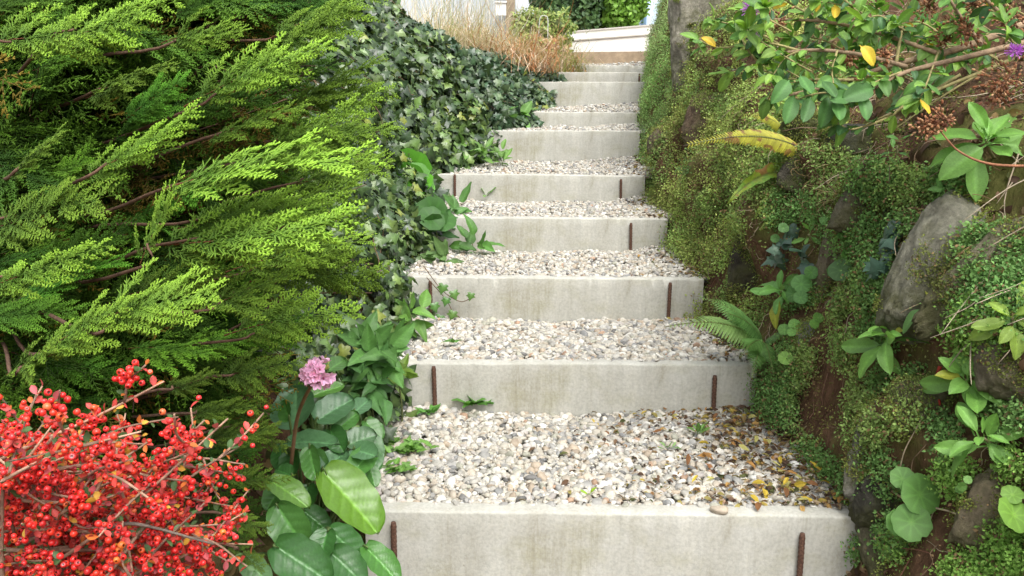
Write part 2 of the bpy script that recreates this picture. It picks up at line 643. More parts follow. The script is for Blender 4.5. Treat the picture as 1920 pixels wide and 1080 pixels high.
stake(735, 979, 0, 0, 'rusty steel stake before the nearest board beside the broad leaves')
stake(1503, 1000, 0, 0, 'rusty steel stake at the bank end of the nearest board')
stake(812, 687, 0, 1, 'rusty steel stake on the second board beside the pointed leafy plant')
stake(1340, 704, 0, 1, 'rusty steel stake at the bank end of the second board')
stake(806, 527, 0, 2, 'rusty steel stake on the third board among trailing ivy')
stake(1256, 530, 0, 2, 'rusty steel stake on the third board just above the fern')
stake(1183, 418, 0, 3, 'rusty steel stake on the fourth board, the only one there')
stake(853, 327, 0, 4, 'rusty steel stake on the fifth board by the ivy')
stake(1164, 336, 0, 4, 'rusty steel stake on the fifth board towards the mossy bank')
stake(1199, 138, 0, 8, 'small dark stake far up on the ninth board by the moss')

# ------------------------------------------------------------------ gravel
ico1, ico0, ico2 = icosphere(1), icosphere(0), icosphere(2)
PEB = np.array([(0.58, 0.54, 0.455), (0.64, 0.61, 0.54), (0.50, 0.46, 0.38), (0.44, 0.42, 0.37), (0.36, 0.35, 0.325), (0.52, 0.455, 0.365), (0.68, 0.66, 0.60), (0.27, 0.27, 0.26), (0.44, 0.36, 0.27), (0.50, 0.46, 0.42), (0.42, 0.41, 0.33), (0.17, 0.165, 0.155), (0.42, 0.28, 0.19)])
PEBW = np.array([16, 13, 16, 13, 10, 9, 9, 5, 6, 6, 5, 1.6, 1.2]); PEBW = PEBW / PEBW.sum()


def pebbles(P, sub, smin, smax):
    n = len(P)
    tv, tf = (ico0, ico1, ico2)[sub]
    parts = []
    for j in range(14):
        k = np.arange(j, n, 14)
        if len(k) == 0: continue
        v = tv * (1 + 0.55 * (vnoise(tv + j * 7.7, 1.15, j)[:, None] - 0.5))
        for q in range(3):                                  # a few flattened sides
            d = unit(rng.normal(size=3)); lim = U(0.6, 0.85)
            h = v @ d
            v = v - np.outer(np.maximum(h - lim, 0) * 0.75, d)
        s = np.exp(U(np.log(smin), np.log(smax), len(k)))
        S = np.stack([s * U(0.85, 1.35, len(k)), s * U(0.7, 1.05, len(k)), s * U(0.42, 0.8, len(k))], 1)
        D = rng.normal(size=(len(k), 3)); D[:, 2] *= 0.4
        N = np.stack([rng.normal(size=len(k)) * 0.5, rng.normal(size=len(k)) * 0.5, np.ones(len(k))], 1)
        c = PEB[rng.choice(len(PEB), len(k), p=PEBW)] * U(0.72, 1.05, (len(k), 1))
        parts.append(scatter((v, tf, np.ones((len(v), 3))), frames(D, N), P[k], S, c))
    return merge(parts)


def tread_z(i, x, t):
    """Gravel level of tread i; t from its own board (0) to the next (1)."""
    Y, x0, x1, z0, z1 = STEPS[i]
    front = z0 + (x - x0) / (x1 - x0) * (z1 - z0) - 0.004
    nz = SZ[i + 1] - FACE[i + 1] if i + 1 < len(STEPS) else Z_TOP - 0.12
    c = np.abs((x - (x0 + x1) / 2) / (0.5 * (x1 - x0)))
    back = nz + 0.028 * np.clip(c, 0, 1.1) ** 2.5
    return front + (back - front) * t


TREADS = []
for i in range(-1, len(STEPS)):
    if i == -1:
        y0, y1, n, sub = 1.45, 1.975, 1500, 0
    else:
        y0 = SY[i] + 0.046
        y1 = (SY[i + 1] if i + 1 < len(STEPS) else 9.2) - 0.002
        n, sub = [(5900, 1), (5300, 1), (4600, 0), (4000, 0), (3600, 0), (3000, 0), (2800, 0), (900, 0), (700, 0), (700, 0)][i]
    xl, xr = float(x_left((y0 + y1) / 2)) - 0.02, float(x_right((y0 + y1) / 2)) + 0.03
    if 0 <= i < 8:
        xl, xr = min(xl, STEPS[i][1] + 0.05), max(xr, STEPS[i][2] + 0.03)
    nx = int(math.sqrt(n * (xr - xl) / (y1 - y0))); ny = int(n / nx)
    gx, gy = np.meshgrid((np.arange(nx) + 0.5) / nx, (np.arange(ny) + 0.5) / ny)
    X = xl + (gx.ravel() + U(-0.6, 0.6, gx.size) / nx) * (xr - xl)
    T = np.clip(gy.ravel() + U(-0.6, 0.6, gy.size) / ny, 0.004, 0.985)
    Yp = y0 + T * (y1 - y0)
    Z = tread_z(i, X, T) if i >= 0 else np.full(len(X), -0.005)
    if i >= 0:
        nf = n // 3                                              # fines between the stones
        X = np.concatenate([X, U(xl, xr, nf)]); T = np.concatenate([T, U(0.0, 0.98, nf)]); Yp = y0 + T * (y1 - y0); Z = tread_z(i, X, T)
    lump = 0.030 * (vnoise(np.stack([X, Yp, X * 0 + i], 1), 6, 9) - 0.5) * np.clip(T * 6, 0.2, 1)
    P = np.stack([X, Yp, Z + lump - 0.006 + U(-0.005, 0.006, len(X))], 1)
    geo = [pebbles(P[:len(gx.ravel())], sub, 0.0060, 0.0185)]
    if i >= 0: geo.append(pebbles(P[len(gx.ravel()):] + [0, 0, 0.004], 0, 0.003, 0.007))
    bx, bt = np.meshgrid(np.linspace(xl - 0.04, xr + 0.05, 40), np.linspace(-0.01, 1.0, 24), indexing='ij')
    bz = (tread_z(i, bx, bt) if i >= 0 else np.full(bx.shape, -0.005)) - 0.017
    bp = np.stack([bx, y0 + bt * (y1 - y0), bz], -1).reshape(-1, 3)
    geo.append((bp, grid_faces(40, 24), np.tile(np.array([0.10, 0.085, 0.065]), (len(bp), 1))))
    g = build('gravel', merge(geo), M_pebble)
    tag(g, 'pale mixed pebbles at the foot of the nearest board' if i < 0 else f'pale mixed pebbles filling the tread behind the {ORD[i]} concrete board', 'gravel', kind='stuff')
    TREADS.append((i, xl, xr, y0, y1))
pv = ico2[0] * (1 + 0.8 * (vnoise(ico2[0] + 3.3, 1.4, 5)[:, None] - 0.5)) * [0.023, 0.016, 0.012]
one = build('pebble', (pv + [at(1350, 963, 1.99)[0], 1.995, STEPS[0][4] + 0.011], ico2[1], np.tile([0.44, 0.37, 0.28], (len(pv), 1))), M_pebble)
tag(one, 'single tan pebble lying on top of the nearest concrete board', 'pebble')

# ------------------------------------------------------------------ leaf and plant shapes
def blade(L, width, nu=9, nv=5, fold=0.12, curl=0.2, wave=0.0, col=(1, 1, 1), rib=1.25, seed=0, edge=None, bend=0.0, vein=0.0):
    """Leaf of unit width function; local y along, x across, z up. width: function of u (half width)."""
    r = np.random.default_rng(seed)
    u = np.linspace(0, 1, nu); v = np.linspace(-1, 1, nv)
    uu, vv = np.meshgrid(u, v, indexing='ij')
    w = width(uu)
    ph = r.uniform(0, 6.28, 2)
    x = vv * w + bend * np.sin(uu * math.pi)
    z = np.abs(vv) * w * fold * 2 + wave * np.sin(uu * 14 + ph[0] + (vv > 0) * 2) * np.abs(vv) ** 2 - curl * uu ** 2
    y = uu * (1 - 0.25 * curl * uu)
    V = np.stack([x, y, z], -1).reshape(-1, 3) * L
    c = np.asarray(col, float)[None] * (1 + (rib - 1) * np.exp(-(vv.ravel() / 0.22) ** 2))[:, None]
    if vein:
        q = np.abs(((uu * 6.5 - np.abs(vv) * 1.3) % 1.0) - 0.5) * 2
        c = c * (1 + vein * np.exp(-((1 - q.ravel()) / 0.3) ** 2) * (1 - np.abs(vv.ravel())))[:, None]
        V[:, 2] -= 0.012 * L * vein * 3 * (np.exp(-((1 - q.ravel()) / 0.3) ** 2) * (1 - np.abs(vv.ravel())))
    if edge is not None:
        k = np.clip((np.abs(vv.ravel()) - 0.7) / 0.3, 0, 1)[:, None]
        c = c * (1 - k) + np.asarray(edge, float)[None] * k
    return V, grid_faces(nu, nv)[:, ::-1], c


def lance(u, w=0.19):          # lance-shaped leaf on a short stalk
    return np.where(u < 0.2, 0.02, w * np.sin(np.clip((u - 0.16) / 0.84, 0, 1) ** 1.15 * math.pi) ** 0.72 + 0.006)


def oval(u, w=0.25):
    return np.where(u < 0.1, 0.02, w * np.sin(np.clip((u - 0.07) / 0.93, 0, 1) * math.pi) ** 0.62 + 0.004)


def paddle(u, w=0.36):         # broad leathery leaf
    return w * np.clip(np.sin(np.clip(u, 0, 1) ** 0.9 * math.pi), 0, 1) ** 0.5 + 0.006


def ivy_template(seed=0):
    r = np.random.default_rng(seed)
    half = [(0.10, -0.10), (0.30, -0.13), (0.47, 0.02), (0.36, 0.20), (0.60, 0.40), (0.33, 0.46), (0.20, 0.68), (0.0, 1.0)]
    out = [(0.0, 0.0)] + half + [(-x, y) for x, y in half[-2::-1]]
    out = np.array(out) * (1 + r.uniform(-0.09, 0.09, (len(out), 1)))
    rr = np.linalg.norm(out - [0, 0.3], axis=1)
    V = [[0, 0.3, 0.05]] + [[x, y, -0.16 * d * d + r.uniform(-0.03, 0.03)] for (x, y), d in zip(out, rr)]
    V += [[0.45 * x, 0.3 + 0.45 * (y - 0.3), 0.04 + r.uniform(-0.015, 0.015)] for (x, y) in out]
    n = len(out)
    F = []
    for k in range(n):
        a, b = 1 + k, 1 + (k + 1) % n
        F += [[0, a + n, b + n], [a + n, a, b], [a + n, b, b + n]]
    V = np.array(V)
    C = np.concatenate([[[1.35, 1.35, 1.25]], np.tile([0.92, 0.92, 0.92], (n, 1)), np.tile([1.08, 1.08, 1.05], (n, 1))])
    return V, np.array(F), C


def round_template(seed=0, n=32):
    r = np.random.default_rng(seed)
    V = [[0, 0, -0.08]]; C = [[1.5, 1.5, 1.35]]
    for ring, (q, h) in enumerate([(0.25, -0.04), (0.65, 0.05), (1.0, 0.02)]):
        for k in range(n):
            a = 2 * math.pi * k / n
            s = q * (1 + (0.035 * math.cos(a * 8) + r.uniform(-0.015, 0.015)) * (ring == 2))
            if ring == 2 and k == 0: s *= 0.8
            V.append([s * math.sin(a), -s * math.cos(a), h + 0.05 * math.sin(2 * a + seed) * q])
            C.append([1.0 + 0.28 * (k % 4 == 0) * (ring < 2)] * 3)
    F = []
    for k in range(n):
        F.append([0, 1 + k, 1 + (k + 1) % n])
        for g in range(2):
            a, b = 1 + g * n + k, 1 + g * n + (k + 1) % n
            F += [[a, a + n, b + n], [a, b + n, b]]
    return np.array(V), np.array(F), np.array(C)


def quad_leaf():
    V = np.array([[0, 0, 0], [0.3, 0.5, 0.10], [0, 1, -0.05], [-0.3, 0.5, 0.10]], float)
    return V, np.array([[0, 1, 2], [0, 2, 3]]), np.ones((4, 3))


def pick_parts(name, tpls, mat, root, T, R, S, tint, limit=300, stuff_name='foliage', hidden=None):
    """The leaves that show largest become parts; the rest one part of kind stuff."""
    px, py, dep = project(T)
    score = S / dep
    score = np.where((px > -10) & (px < 1930) & (py > -10) & (py < 1090), score, 0)
    if hidden is not None: score = np.where(hidden(px, py), score * 0.01, score)
    order = np.argsort(-score)
    big, rest = order[:limit], order[limit:]
    mes = [mesh_np(name, *tp[:2], mat, tp[2]) for tp in tpls]
    for k in big:
        obj(name, mes[k % len(mes)], root, mat4(R[k], T[k], float(S[k])), tint[k])
    if len(rest):
        geo = []
        for j, tp in enumerate(tpls):
            q = rest[rest % len(tpls) == j]
            if len(q): geo.append(scatter(tp, R[q], T[q], S[q], tint[q]))
        o = build(stuff_name, merge(geo), mat, root)
        o['kind'] = 'stuff'


# ------------------------------------------------------------------ top of the path: sleeper, walls, hedge, house
def span_box(p0, p1, Y, depth, zlo, col, thick=None):
    """Box whose front top edge runs between two photo points at distance Y."""
    a, b = at(*p0, Y), at(*p1, Y)
    za, zb = (zlo, zlo) if thick is None else (a[2] - thick, b[2] - thick)
    V = np.array([[a[0], Y, za], [b[0], Y, zb], [b[0], Y + depth, zb], [a[0], Y + depth, za],
                  [a[0], Y, a[2]], [b[0], Y, b[2]], [b[0], Y + depth, b[2]], [a[0], Y + depth, a[2]]])
    F = np.array([[0, 1, 5], [0, 5, 4], [1, 2, 6], [1, 6, 5], [2, 3, 7], [2, 7, 6], [3, 0, 4], [3, 4, 7], [4, 5, 6], [4, 6, 7], [0, 2, 1], [0, 3, 2]])
    return V, F, np.tile(np.asarray(col, float), (8, 1))


sl = build('timber_sleeper', span_box((1040, 98), (1290, 95.5), 9.2, 0.22, Z_TOP - 0.4, (0.40, 0.30, 0.20)), M_timber, smooth=False)
tag(sl, 'tan timber sleeper lying across the top of the steps below the white wall', 'sleeper')
zg = Z_TOP - 0.3
wallt = thing('garden_wall', 'low white rendered wall in two courses above the timber sleeper', 'wall', at(1150, 97, 10.6))
build('lower_course', span_box((1030, 80), (1320, 58), 10.6, 0.5, zg, (0.88, 0.86, 0.80)), M_render, wallt, False)
build('ledge', span_box((1030, 77.5), (1320, 55.5), 10.585, 0.5, 0, (0.50, 0.47, 0.42), 0.016), M_render, wallt, False)
build('upper_course', span_box((1030, 63.5), (1320, 39.5), 10.75, 0.3, zg, (0.88, 0.86, 0.80)), M_render, wallt, False)
build('coping', span_box((1030, 61.5), (1320, 37.5), 10.73, 0.35, 0, (0.56, 0.53, 0.48), 0.014), M_render, wallt, False)


def hedge(name, label, px0, px1, ytop, Y, dep, cols, n, size, lo=62):
    a, b = at(px0, ytop, Y), at(px1, lo, Y)
    c = np.array([(a[0] + b[0]) / 2, Y + dep / 2, (a[2] + b[2]) / 2]); h = np.array([(b[0] - a[0]) / 2, dep / 2, (a[2] - b[2]) / 2])
    t = thing(name, label, 'hedge', (c[0], c[1], zg))
    v, f = icosphere(3)
    e = np.sign(v) * np.abs(v) ** 0.6
    e = unit(e) * np.minimum(1 / np.abs(unit(e)).max(1, keepdims=True), 1.25) * (0.50 + 0.5 * vnoise(e * 3, 1.3, 7)[:, None])
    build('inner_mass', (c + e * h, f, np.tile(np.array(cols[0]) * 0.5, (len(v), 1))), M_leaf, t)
    d = unit(rng.normal(size=(n, 3))); d[:, 1] = -np.abs(d[:, 1]) * 0.7
    d = unit(d) * np.minimum(1 / np.abs(unit(d)).max(1, keepdims=True), 1.22)
    P = c + d * h * (0.62 + 0.62 * vnoise(d * 3, 1.3, 7)[:, None] + U(-0.08, 0.10, (n, 1)))
    N = d + rng.normal(size=(n, 3)) * 0.5 + [0, -0.3, 0.6]
    tint = np.array(cols)[rng.integers(0, len(cols), n)] * U(0.7, 1.3, (n, 1))
    T = blade(1, lambda u: oval(u, 0.3), 4, 3, 0.15, 0.15)
    o = build('foliage', scatter(T, frames(rng.normal(size=(n, 3)), N), P, U(0.7, 1.3, n) * size, tint), M_leaf, t)
    o['kind'] = 'stuff'
    st = tube(np.array([[c[0], c[1], zg - 0.1], [c[0] + 0.03, c[1], c[2] - 0.3], [c[0], c[1], c[2] + 0.2]]), [0.05, 0.04, 0.02], 7, (0.12, 0.08, 0.05))
    build('stem', st, M_bark, t)


hedge('hedge', 'dense dark green hedge behind the white wall at the top', 1005, 1150, -70, 11.5, 1.2, [(0.07, 0.14, 0.05), (0.10, 0.18, 0.06)], 5200, 0.065)
hedge('shrub', 'bright yellow-green leafy shrub between dark hedge and pale blue house', 1138, 1212, -60, 11.4, 0.9, [(0.15, 0.30, 0.035), (0.20, 0.36, 0.05)], 3200, 0.065, 56)
hedge('bush', 'loose light green bush at the hedge foot beside the wire hoop', 960, 1068, 22, 9.9, 0.6, [(0.20, 0.29, 0.07), (0.30, 0.36, 0.10)], 1300, 0.05, 100)

house = thing('house', 'pale blue house wall glimpsed beyond the shrub at the top', 'house', (2.4, 15, zg))
a, b = at(1170, -200, 15), at(1330, 70, 15)
build('wall', box(a[0], b[0], 15, 15.4, zg, a[2] + 2, (0.62, 0.74, 0.86)), M_paint, house, False)
a2, b2 = at(1205, -200, 14.95), at(1215, 70, 14.95)
build('drain_pipe', tube(np.array([[(a2[0] + b2[0]) / 2, 14.93, zg], [(a2[0] + b2[0]) / 2, 14.93, a2[2] + 1.5]]), 0.045, 10, (0.30, 0.50, 0.72)), M_paint, house)

fence = thing('plank_fence', 'pale blue-grey plank fence behind the dry grass', 'fence', (-0.6, 12.2, zg))
pl = box(-0.045, 0.045, -0.01, 0.01, 0, 1.5, (0.50, 0.54, 0.56))
pme = mesh_np('plank', *pl[:2], M_paint, pl[2], False)
xs = np.arange(at(700, 30, 12.2)[0], at(962, 30, 12.2)[0], 0.1)
for k, x in enumerate(xs):
    obj('plank', pme, fence, Matrix.Translation(Vector((x, 12.2 + U(-0.008, 0.008), zg))), (U(0.9, 1.1),) * 3)
build('rail', box(xs[0], xs[-1], 12.215, 12.26, zg + 0.45, zg + 0.53, (0.45, 0.48, 0.5)), M_paint, fence, False)
pp = at(957, 20, 11.9)
po = build('gate_post', merge([box(pp[0] - 0.06, pp[0] + 0.06, 11.9, 12.02, zg - 0.1, zg + 1.7, (0.34, 0.27, 0.19)), box(pp[0] - 0.07, pp[0] + 0.07, 11.89, 12.03, zg + 1.7, zg + 1.74, (0.3, 0.24, 0.17))]), M_timber, smooth=False)
tag(po, 'brown wooden gate post at the end of the plank fence', 'post')
pb = at(939, 20, 11.85)
bxm = merge([box(pb[0] - 0.07, pb[0] + 0.07, 11.85, 11.9, pb[2] - 0.06, pb[2] + 0.10, (0.85, 0.85, 0.83)), box(pb[0] - 0.08, pb[0] + 0.08, 11.83, 11.9, pb[2] + 0.1, pb[2] + 0.12, (0.8, 0.8, 0.78))])
tag(build('letter_box', bxm, M_render, smooth=False), 'small white box hanging on the brown gate post', 'box')

hedge('dry_shrub', 'bushy dried pinkish-tan shrub in the grass above the ivy crest', 800, 915, 55, 8.3, 0.6, [(0.55, 0.42, 0.30), (0.62, 0.46, 0.34), (0.34, 0.36, 0.14)], 900, 0.04, 125)
hedge('dry_shrub', 'rust and green dried shrub at the left ends of the topmost boards', 965, 1062, 72, 8.3, 0.5, [(0.56, 0.32, 0.18), (0.60, 0.44, 0.28), (0.34, 0.40, 0.12)], 800, 0.04, 130)
hp = [at(1008, 105, 8.6), at(1010, 60, 8.6), at(1013, 33, 8.6), at(1022, 30, 8.6), at(1027, 36, 8.6), at(1027, 70, 8.6), at(1026, 112, 8.6)]
tag(build('wire_hoop', tube(bez(hp, 6), 0.005, 6, (0.55, 0.57, 0.55)), M_metal), 'pale galvanised wire hoop standing among the orange bracken', 'hoop')

# ------------------------------------------------------------------ dry grass and bracken at the head of the left bank
def grass_clump(name, label, cat, group, base, n, h, spread, cols, lean=(0, 0, 0), w=0.004):
    t = thing(name, label, cat, base, group)
    parts = []
    for k in range(n):
        a = U(0, 6.28); r = spread * math.sqrt(U(0, 1))
        p0 = np.array(base) + [r * math.cos(a) * 0.5, r * math.sin(a) * 0.5, -0.03]
        hh = h * U(0.25, 1.05)
        d = np.array([math.cos(a) * U(0, 0.9), math.sin(a) * U(0, 0.9), 0]) + np.array(lean) + rng.normal(size=3) * 0.4
        s = np.linspace(0, 1, 7)[:, None]
        P = p0 + s * [0, 0, hh] + s ** 2 * d * hh * 0.8 - s ** 3 * [0, 0, hh * U(0, 0.7)] + 0.05 * np.sin(s * U(3, 10)) * rng.normal(size=3)
        side = unit(np.cross([0, 0, 1.0], d + [0.01, 0.02, 0])) * w * U(0.6, 1.3)
        ww = (1 - s * 0.85)
        V = np.concatenate([P - side * ww, P + side * ww])
        F = np.array([[i, i + 7, i + 8] for i in range(6)] + [[i, i + 8, i + 1] for i in range(6)])
        c = np.array(cols[rng.integers(len(cols))]) * U(0.75, 1.2)
        parts.append((V, F, np.tile(c, (14, 1))))
    o = build('blades', merge(parts), M_dry, t)
    o['kind'] = 'stuff'


PALE = [(0.74, 0.64, 0.47), (0.80, 0.70, 0.56), (0.68, 0.53, 0.40), (0.50, 0.50, 0.24)]
ORANGE = [(0.68, 0.36, 0.19), (0.58, 0.27, 0.13), (0.74, 0.53, 0.36), (0.70, 0.54, 0.40)]
GREENY = [(0.20, 0.27, 0.06), (0.32, 0.34, 0.10), (0.45, 0.42, 0.18)]


def bank_top(px, py, Y):
    p = at(px, py, Y)
    q, _, _, _ = BVH.ray_cast(Vector((p[0], p[1], 6)), Vector((0, 0, -1)))
    return np.array([p[0], p[1], (q[2] if q else p[2])])


for px, Y, h, cols, lab in [(770, 7.2, 0.75, PALE, 'tall pale dry grass clump nearest the ivy crest'), (815, 7.6, 0.8, PALE, 'tall pale dry grass clump rising behind the ivy bank'),
                            (860, 7.9, 0.75, PALE + ORANGE[2:], 'straw and orange grass clump in the middle of the dry growth'), (905, 8.3, 0.7, PALE, 'straw-coloured grass clump in front of the plank fence'),
                            (950, 8.6, 0.6, PALE + GREENY, 'mixed straw and green grass clump below the gate post'), (850, 8.9, 0.9, GREENY + PALE, 'greenish tall grass clump deepest against the fence')]:
    grass_clump('dry_grass', lab, 'grass', 'dry grass clumps above the ivy', bank_top(px, 80, Y), 330, h * 1.0, 0.6, cols, (0.1, -0.1, 0), 0.0035)
for px, py, Y, h, cols, lab in [(985, 120, 7.3, 0.42, ORANGE, 'orange dead bracken tuft drooping over the upper steps'), (940, 95, 7.6, 0.5, ORANGE + PALE[:1], 'pinkish orange dead bracken above the ivy edge'),
                                (1010, 110, 8.0, 0.36, ORANGE[2:] + GREENY, 'brown and yellow bracken tuft by the wire hoop'), (1048, 100, 8.4, 0.36, GREENY + ORANGE[1:3], 'yellow-green wispy tuft beside the topmost boards'),
                                (880, 70, 7.8, 0.5, ORANGE[2:] + PALE, 'rusty dry tuft among the pale grass')]:
    grass_clump('bracken', lab, 'bracken', 'dead bracken by the upper steps', bank_top(px, py, Y), 300, h, 0.5, cols, (0.35, -0.3, -0.05), 0.0048)

# ------------------------------------------------------------------ ivy on the left bank
IVY = [ivy_template(k) for k in range(4)]


def ivy_patch(name, label, ylo, yhi, n, smin, smax, cols, hid, dens=None, nstem=26):
    P, N = sample_bank(n, (max(0, N_L - 62), N_L + 1), ylo, yhi)
    px, py, dep = project(P)
    ok = (px > 380) & (px < 1250)
    if dens is not None: ok &= dens(P)
    P, N = P[ok], N[ok]
    n = len(P)
    base = P[np.argmax(P[:, 2] * 0 - np.abs(P[:, 1] - (ylo + yhi) / 2))]
    t = thing(name, label, 'ivy', base)
    layer = U(0.0, 1, n)
    cl = vnoise(P, 5, 21)
    P = P + N * (0.01 + 0.15 * layer * (0.15 + cl))[:, None]
    NN = unit(N * 0.7 + [0.1, -0.35, 0.45] + rng.normal(size=(n, 3)) * 0.58)
    D = np.cross(NN, rng.normal(size=(n, 3)) * 0.7 + [0.9, 0.2, 0.0]) * 1.0 + [0.25, -0.1, -0.35]
    S = U(smin, smax, n)
    tint = np.array(cols)[rng.integers(0, len(cols), n)] * U(0.75, 1.75, (n, 1))
    yel = U(0, 1, n) < 0.025
    tint[yel] = [0.22, 0.26, 0.05]
    R = frames(D, NN)
    pick_parts('leaf', IVY, M_ivy, t, P, R, S, tint, 300, 'foliage', hid)
    parts = []
    for k in range(nstem):
        j = rng.integers(0, n)
        q = P[j].copy(); pts = [q]
        d = unit(np.array([U(0.2, 1), U(-0.7, 0.3), U(-1.0, -0.2)]))
        for s in range(7):
            q = q + d * 0.07; d = unit(d + rng.normal(size=3) * 0.25)
            g, gn, _, _ = BVH.find_nearest(Vector(q))
            gn = np.array(gn) * (1 if gn[2] > 0 else -1)
            q = 0.35 * q + 0.65 * (np.array(g) + gn * U(0.05, 0.12))
            if q[0] > x_left(q[1]) + 0.02: break
            pts.append(q)
        if len(pts) < 3: continue
        pts = bez(pts, 3)
        parts.append(tube(pts, np.linspace(0.0026, 0.0012, len(pts)), 4, (0.17, 0.11, 0.065)))
    o = build('stems', merge(parts), M_bark, t); o['kind'] = 'stuff'
    return t


IVC = [(0.034, 0.062, 0.022), (0.046, 0.082, 0.027), (0.060, 0.105, 0.030), (0.036, 0.062, 0.030), (0.085, 0.145, 0.038), (0.12, 0.18, 0.05)]
hid_cyp = lambda px, py: (px < 640) | ((px < 700) & (py < 330))
ivy_patch('ivy', 'dark glossy ivy with small leaves spilling down beside the middle steps', 2.15, 4.3, 7500, 0.030, 0.058, IVC, hid_cyp)
ivy_patch('ivy', 'large-leaved dark ivy covering the high bank crest beside the cypress', 4.3, 5.7, 7000, 0.034, 0.080, IVC, hid_cyp)
ivy_patch('ivy', 'grey-green fine ivy on the upper bank below the orange bracken', 5.7, 7.6, 6500, 0.032, 0.065, [(0.045, 0.085, 0.04), (0.06, 0.10, 0.045), (0.035, 0.07, 0.035), (0.08, 0.12, 0.055)], hid_cyp)

# ------------------------------------------------------------------ cypress in the left foreground
def spray(seed, full=True):
    """Flat, feathery cypress spray of unit length along y; local z is its upper face."""
    r = np.random.default_rng(seed)
    A, B, RR, CT = [], [], [], []

    def seg(a, b, r0, t): A.append(a); B.append(b); RR.append(r0); CT.append(t)
    n = int(r.integers(12, 18)) if full else 13
    wide, a0, droop = r.uniform(0.26, 0.42), r.uniform(26, 36), r.uniform(-0.05, 0.3)
    axis = [np.array([0.07 * math.sin(2.6 * t + seed * 1.3), t, -droop * t * t + 0.02 * math.sin(5 * t + seed)]) for t in np.linspace(0, 1, n + 1)]
    for k in range(n):
        seg(axis[k], axis[k + 1], 0.0075 * (1 - 0.6 * k / n), k / n * 0.9 - (0.6 if k < n * 0.35 else 0))
        for side in (-1, 1):
            if k < 1: continue
            t = (k + r.uniform(0, 0.6)) / n
            Lb = (wide * (1 - t) ** 0.8 + 0.06) * r.uniform(0.45, 1.3) * min(1, 0.45 + t * 2.5)
            an = math.radians(a0 + r.uniform(0, 18))
            d = np.array([side * math.sin(an), math.cos(an), r.uniform(-0.4, 0.3)])
            p = axis[k] + (axis[k + 1] - axis[k]) * r.uniform(0, 0.8)
            m = max(4, int(Lb / (0.021 if full else 0.034)))
            prev = p
            for j in range(1, m + 1):
                q = p + d * Lb * j / m + np.array([0, 0.12 * Lb * (j / m) ** 2, -0.18 * Lb * (j / m) ** 2])
                tt = 0.35 * t + 0.7 * j / m
                seg(prev, q, 0.0058 * (1 - 0.5 * j / m), tt)
                ll = (Lb * 0.26 * (1 - j / m) ** 0.55 + 0.016) * r.uniform(0.65, 1.25)
                for s2 in (-1, 1):
                    if not full and r.random() < 0.3: continue
                    a2 = math.radians(r.uniform(30, 48)) * s2
                    d2 = np.array([d[0] * math.cos(a2) - d[1] * math.sin(a2), d[0] * math.sin(a2) + d[1] * math.cos(a2), d[2] + r.uniform(-0.3, 0.3)])
                    seg(q, q + d2 * ll, 0.0056, tt + 0.22)
                    if full and ll > 0.03:
                        for s3 in (-1, 1):
                            f3 = r.uniform(0.3, 0.6)
                            a3 = a2 + math.radians(40) * s3
                            d3 = np.array([d[0] * math.cos(a3) - d[1] * math.sin(a3), d[0] * math.sin(a3) + d[1] * math.cos(a3), d2[2] + r.uniform(-0.25, 0.25)])
                            seg(q + d2 * ll * f3, q + d2 * ll * f3 + d3 * ll * 0.45, 0.005, tt + 0.35)
                prev = q
    A, B, RR, CT = np.array(A), np.array(B), np.array(RR), np.array(CT)
    D = unit(B - A)
    S = unit(np.cross(D, [0, 0, 1.0])); T = np.cross(S, D)
    an = [math.radians(x) for x in (90, 210, 330)]
    tri = np.stack([S * math.cos(x) * 1.25 + T * math.sin(x) * 0.8 for x in an], 1) * RR[:, None, None]
    V = np.concatenate([A[:, None] + tri, (A + (B - A) * 0.6)[:, None] + tri * 0.9, B[:, None]], 1)       # 7 verts
    f = np.array([[0, 1, 4], [0, 4, 3], [1, 2, 5], [1, 5, 4], [2, 0, 3], [2, 3, 5], [3, 4, 6], [4, 5, 6], [5, 3, 6]])
    F = f[None] + (np.arange(len(A)) * 7)[:, None, None]
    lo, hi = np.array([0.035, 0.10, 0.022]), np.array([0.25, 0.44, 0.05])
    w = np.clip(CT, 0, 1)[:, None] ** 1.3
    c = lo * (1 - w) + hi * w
    br = CT < -0.05
    c[br] = [0.16, 0.07, 0.035]
    C = np.repeat(c[:, None], 7, 1)
    return V.reshape(-1, 3), F.reshape(-1, 3), C.reshape(-1, 3)


SPR = [spray(k) for k in range(10)]
SPR_ME = [mesh_np('spray', s[0], s[1], M_cypress, s[2]) for s in SPR]
CY = np.array([-1.35, 2.0, 0.1])
cyp = thing('cypress', 'large feathery green and lime cypress filling the left foreground', 'cypress tree', CY)
trk = bez([CY + [0, 0, -0.2], CY + [0.03, 0, 0.5], CY + [-0.02, 0.03, 1.2], CY + [0.02, 0, 2.2], CY + [0, 0, 3.0]], 6)
build('trunk', tube(trk, np.linspace(0.075, 0.02, len(trk)), 9, (0.13, 0.075, 0.045)), M_bark, cyp)


def put_spray(base, tip, roll, tint, k):
    d = np.asarray(tip) - np.asarray(base)
    L = np.linalg.norm(d)
    N = np.array([-0.25, -0.75, 0.6]) + roll
    obj('spray', SPR_ME[k % 10], cyp, mat4(frames(d, N)[0], base, np.array([L * U(0.55, 0.85), L, L * 0.8])), tint)


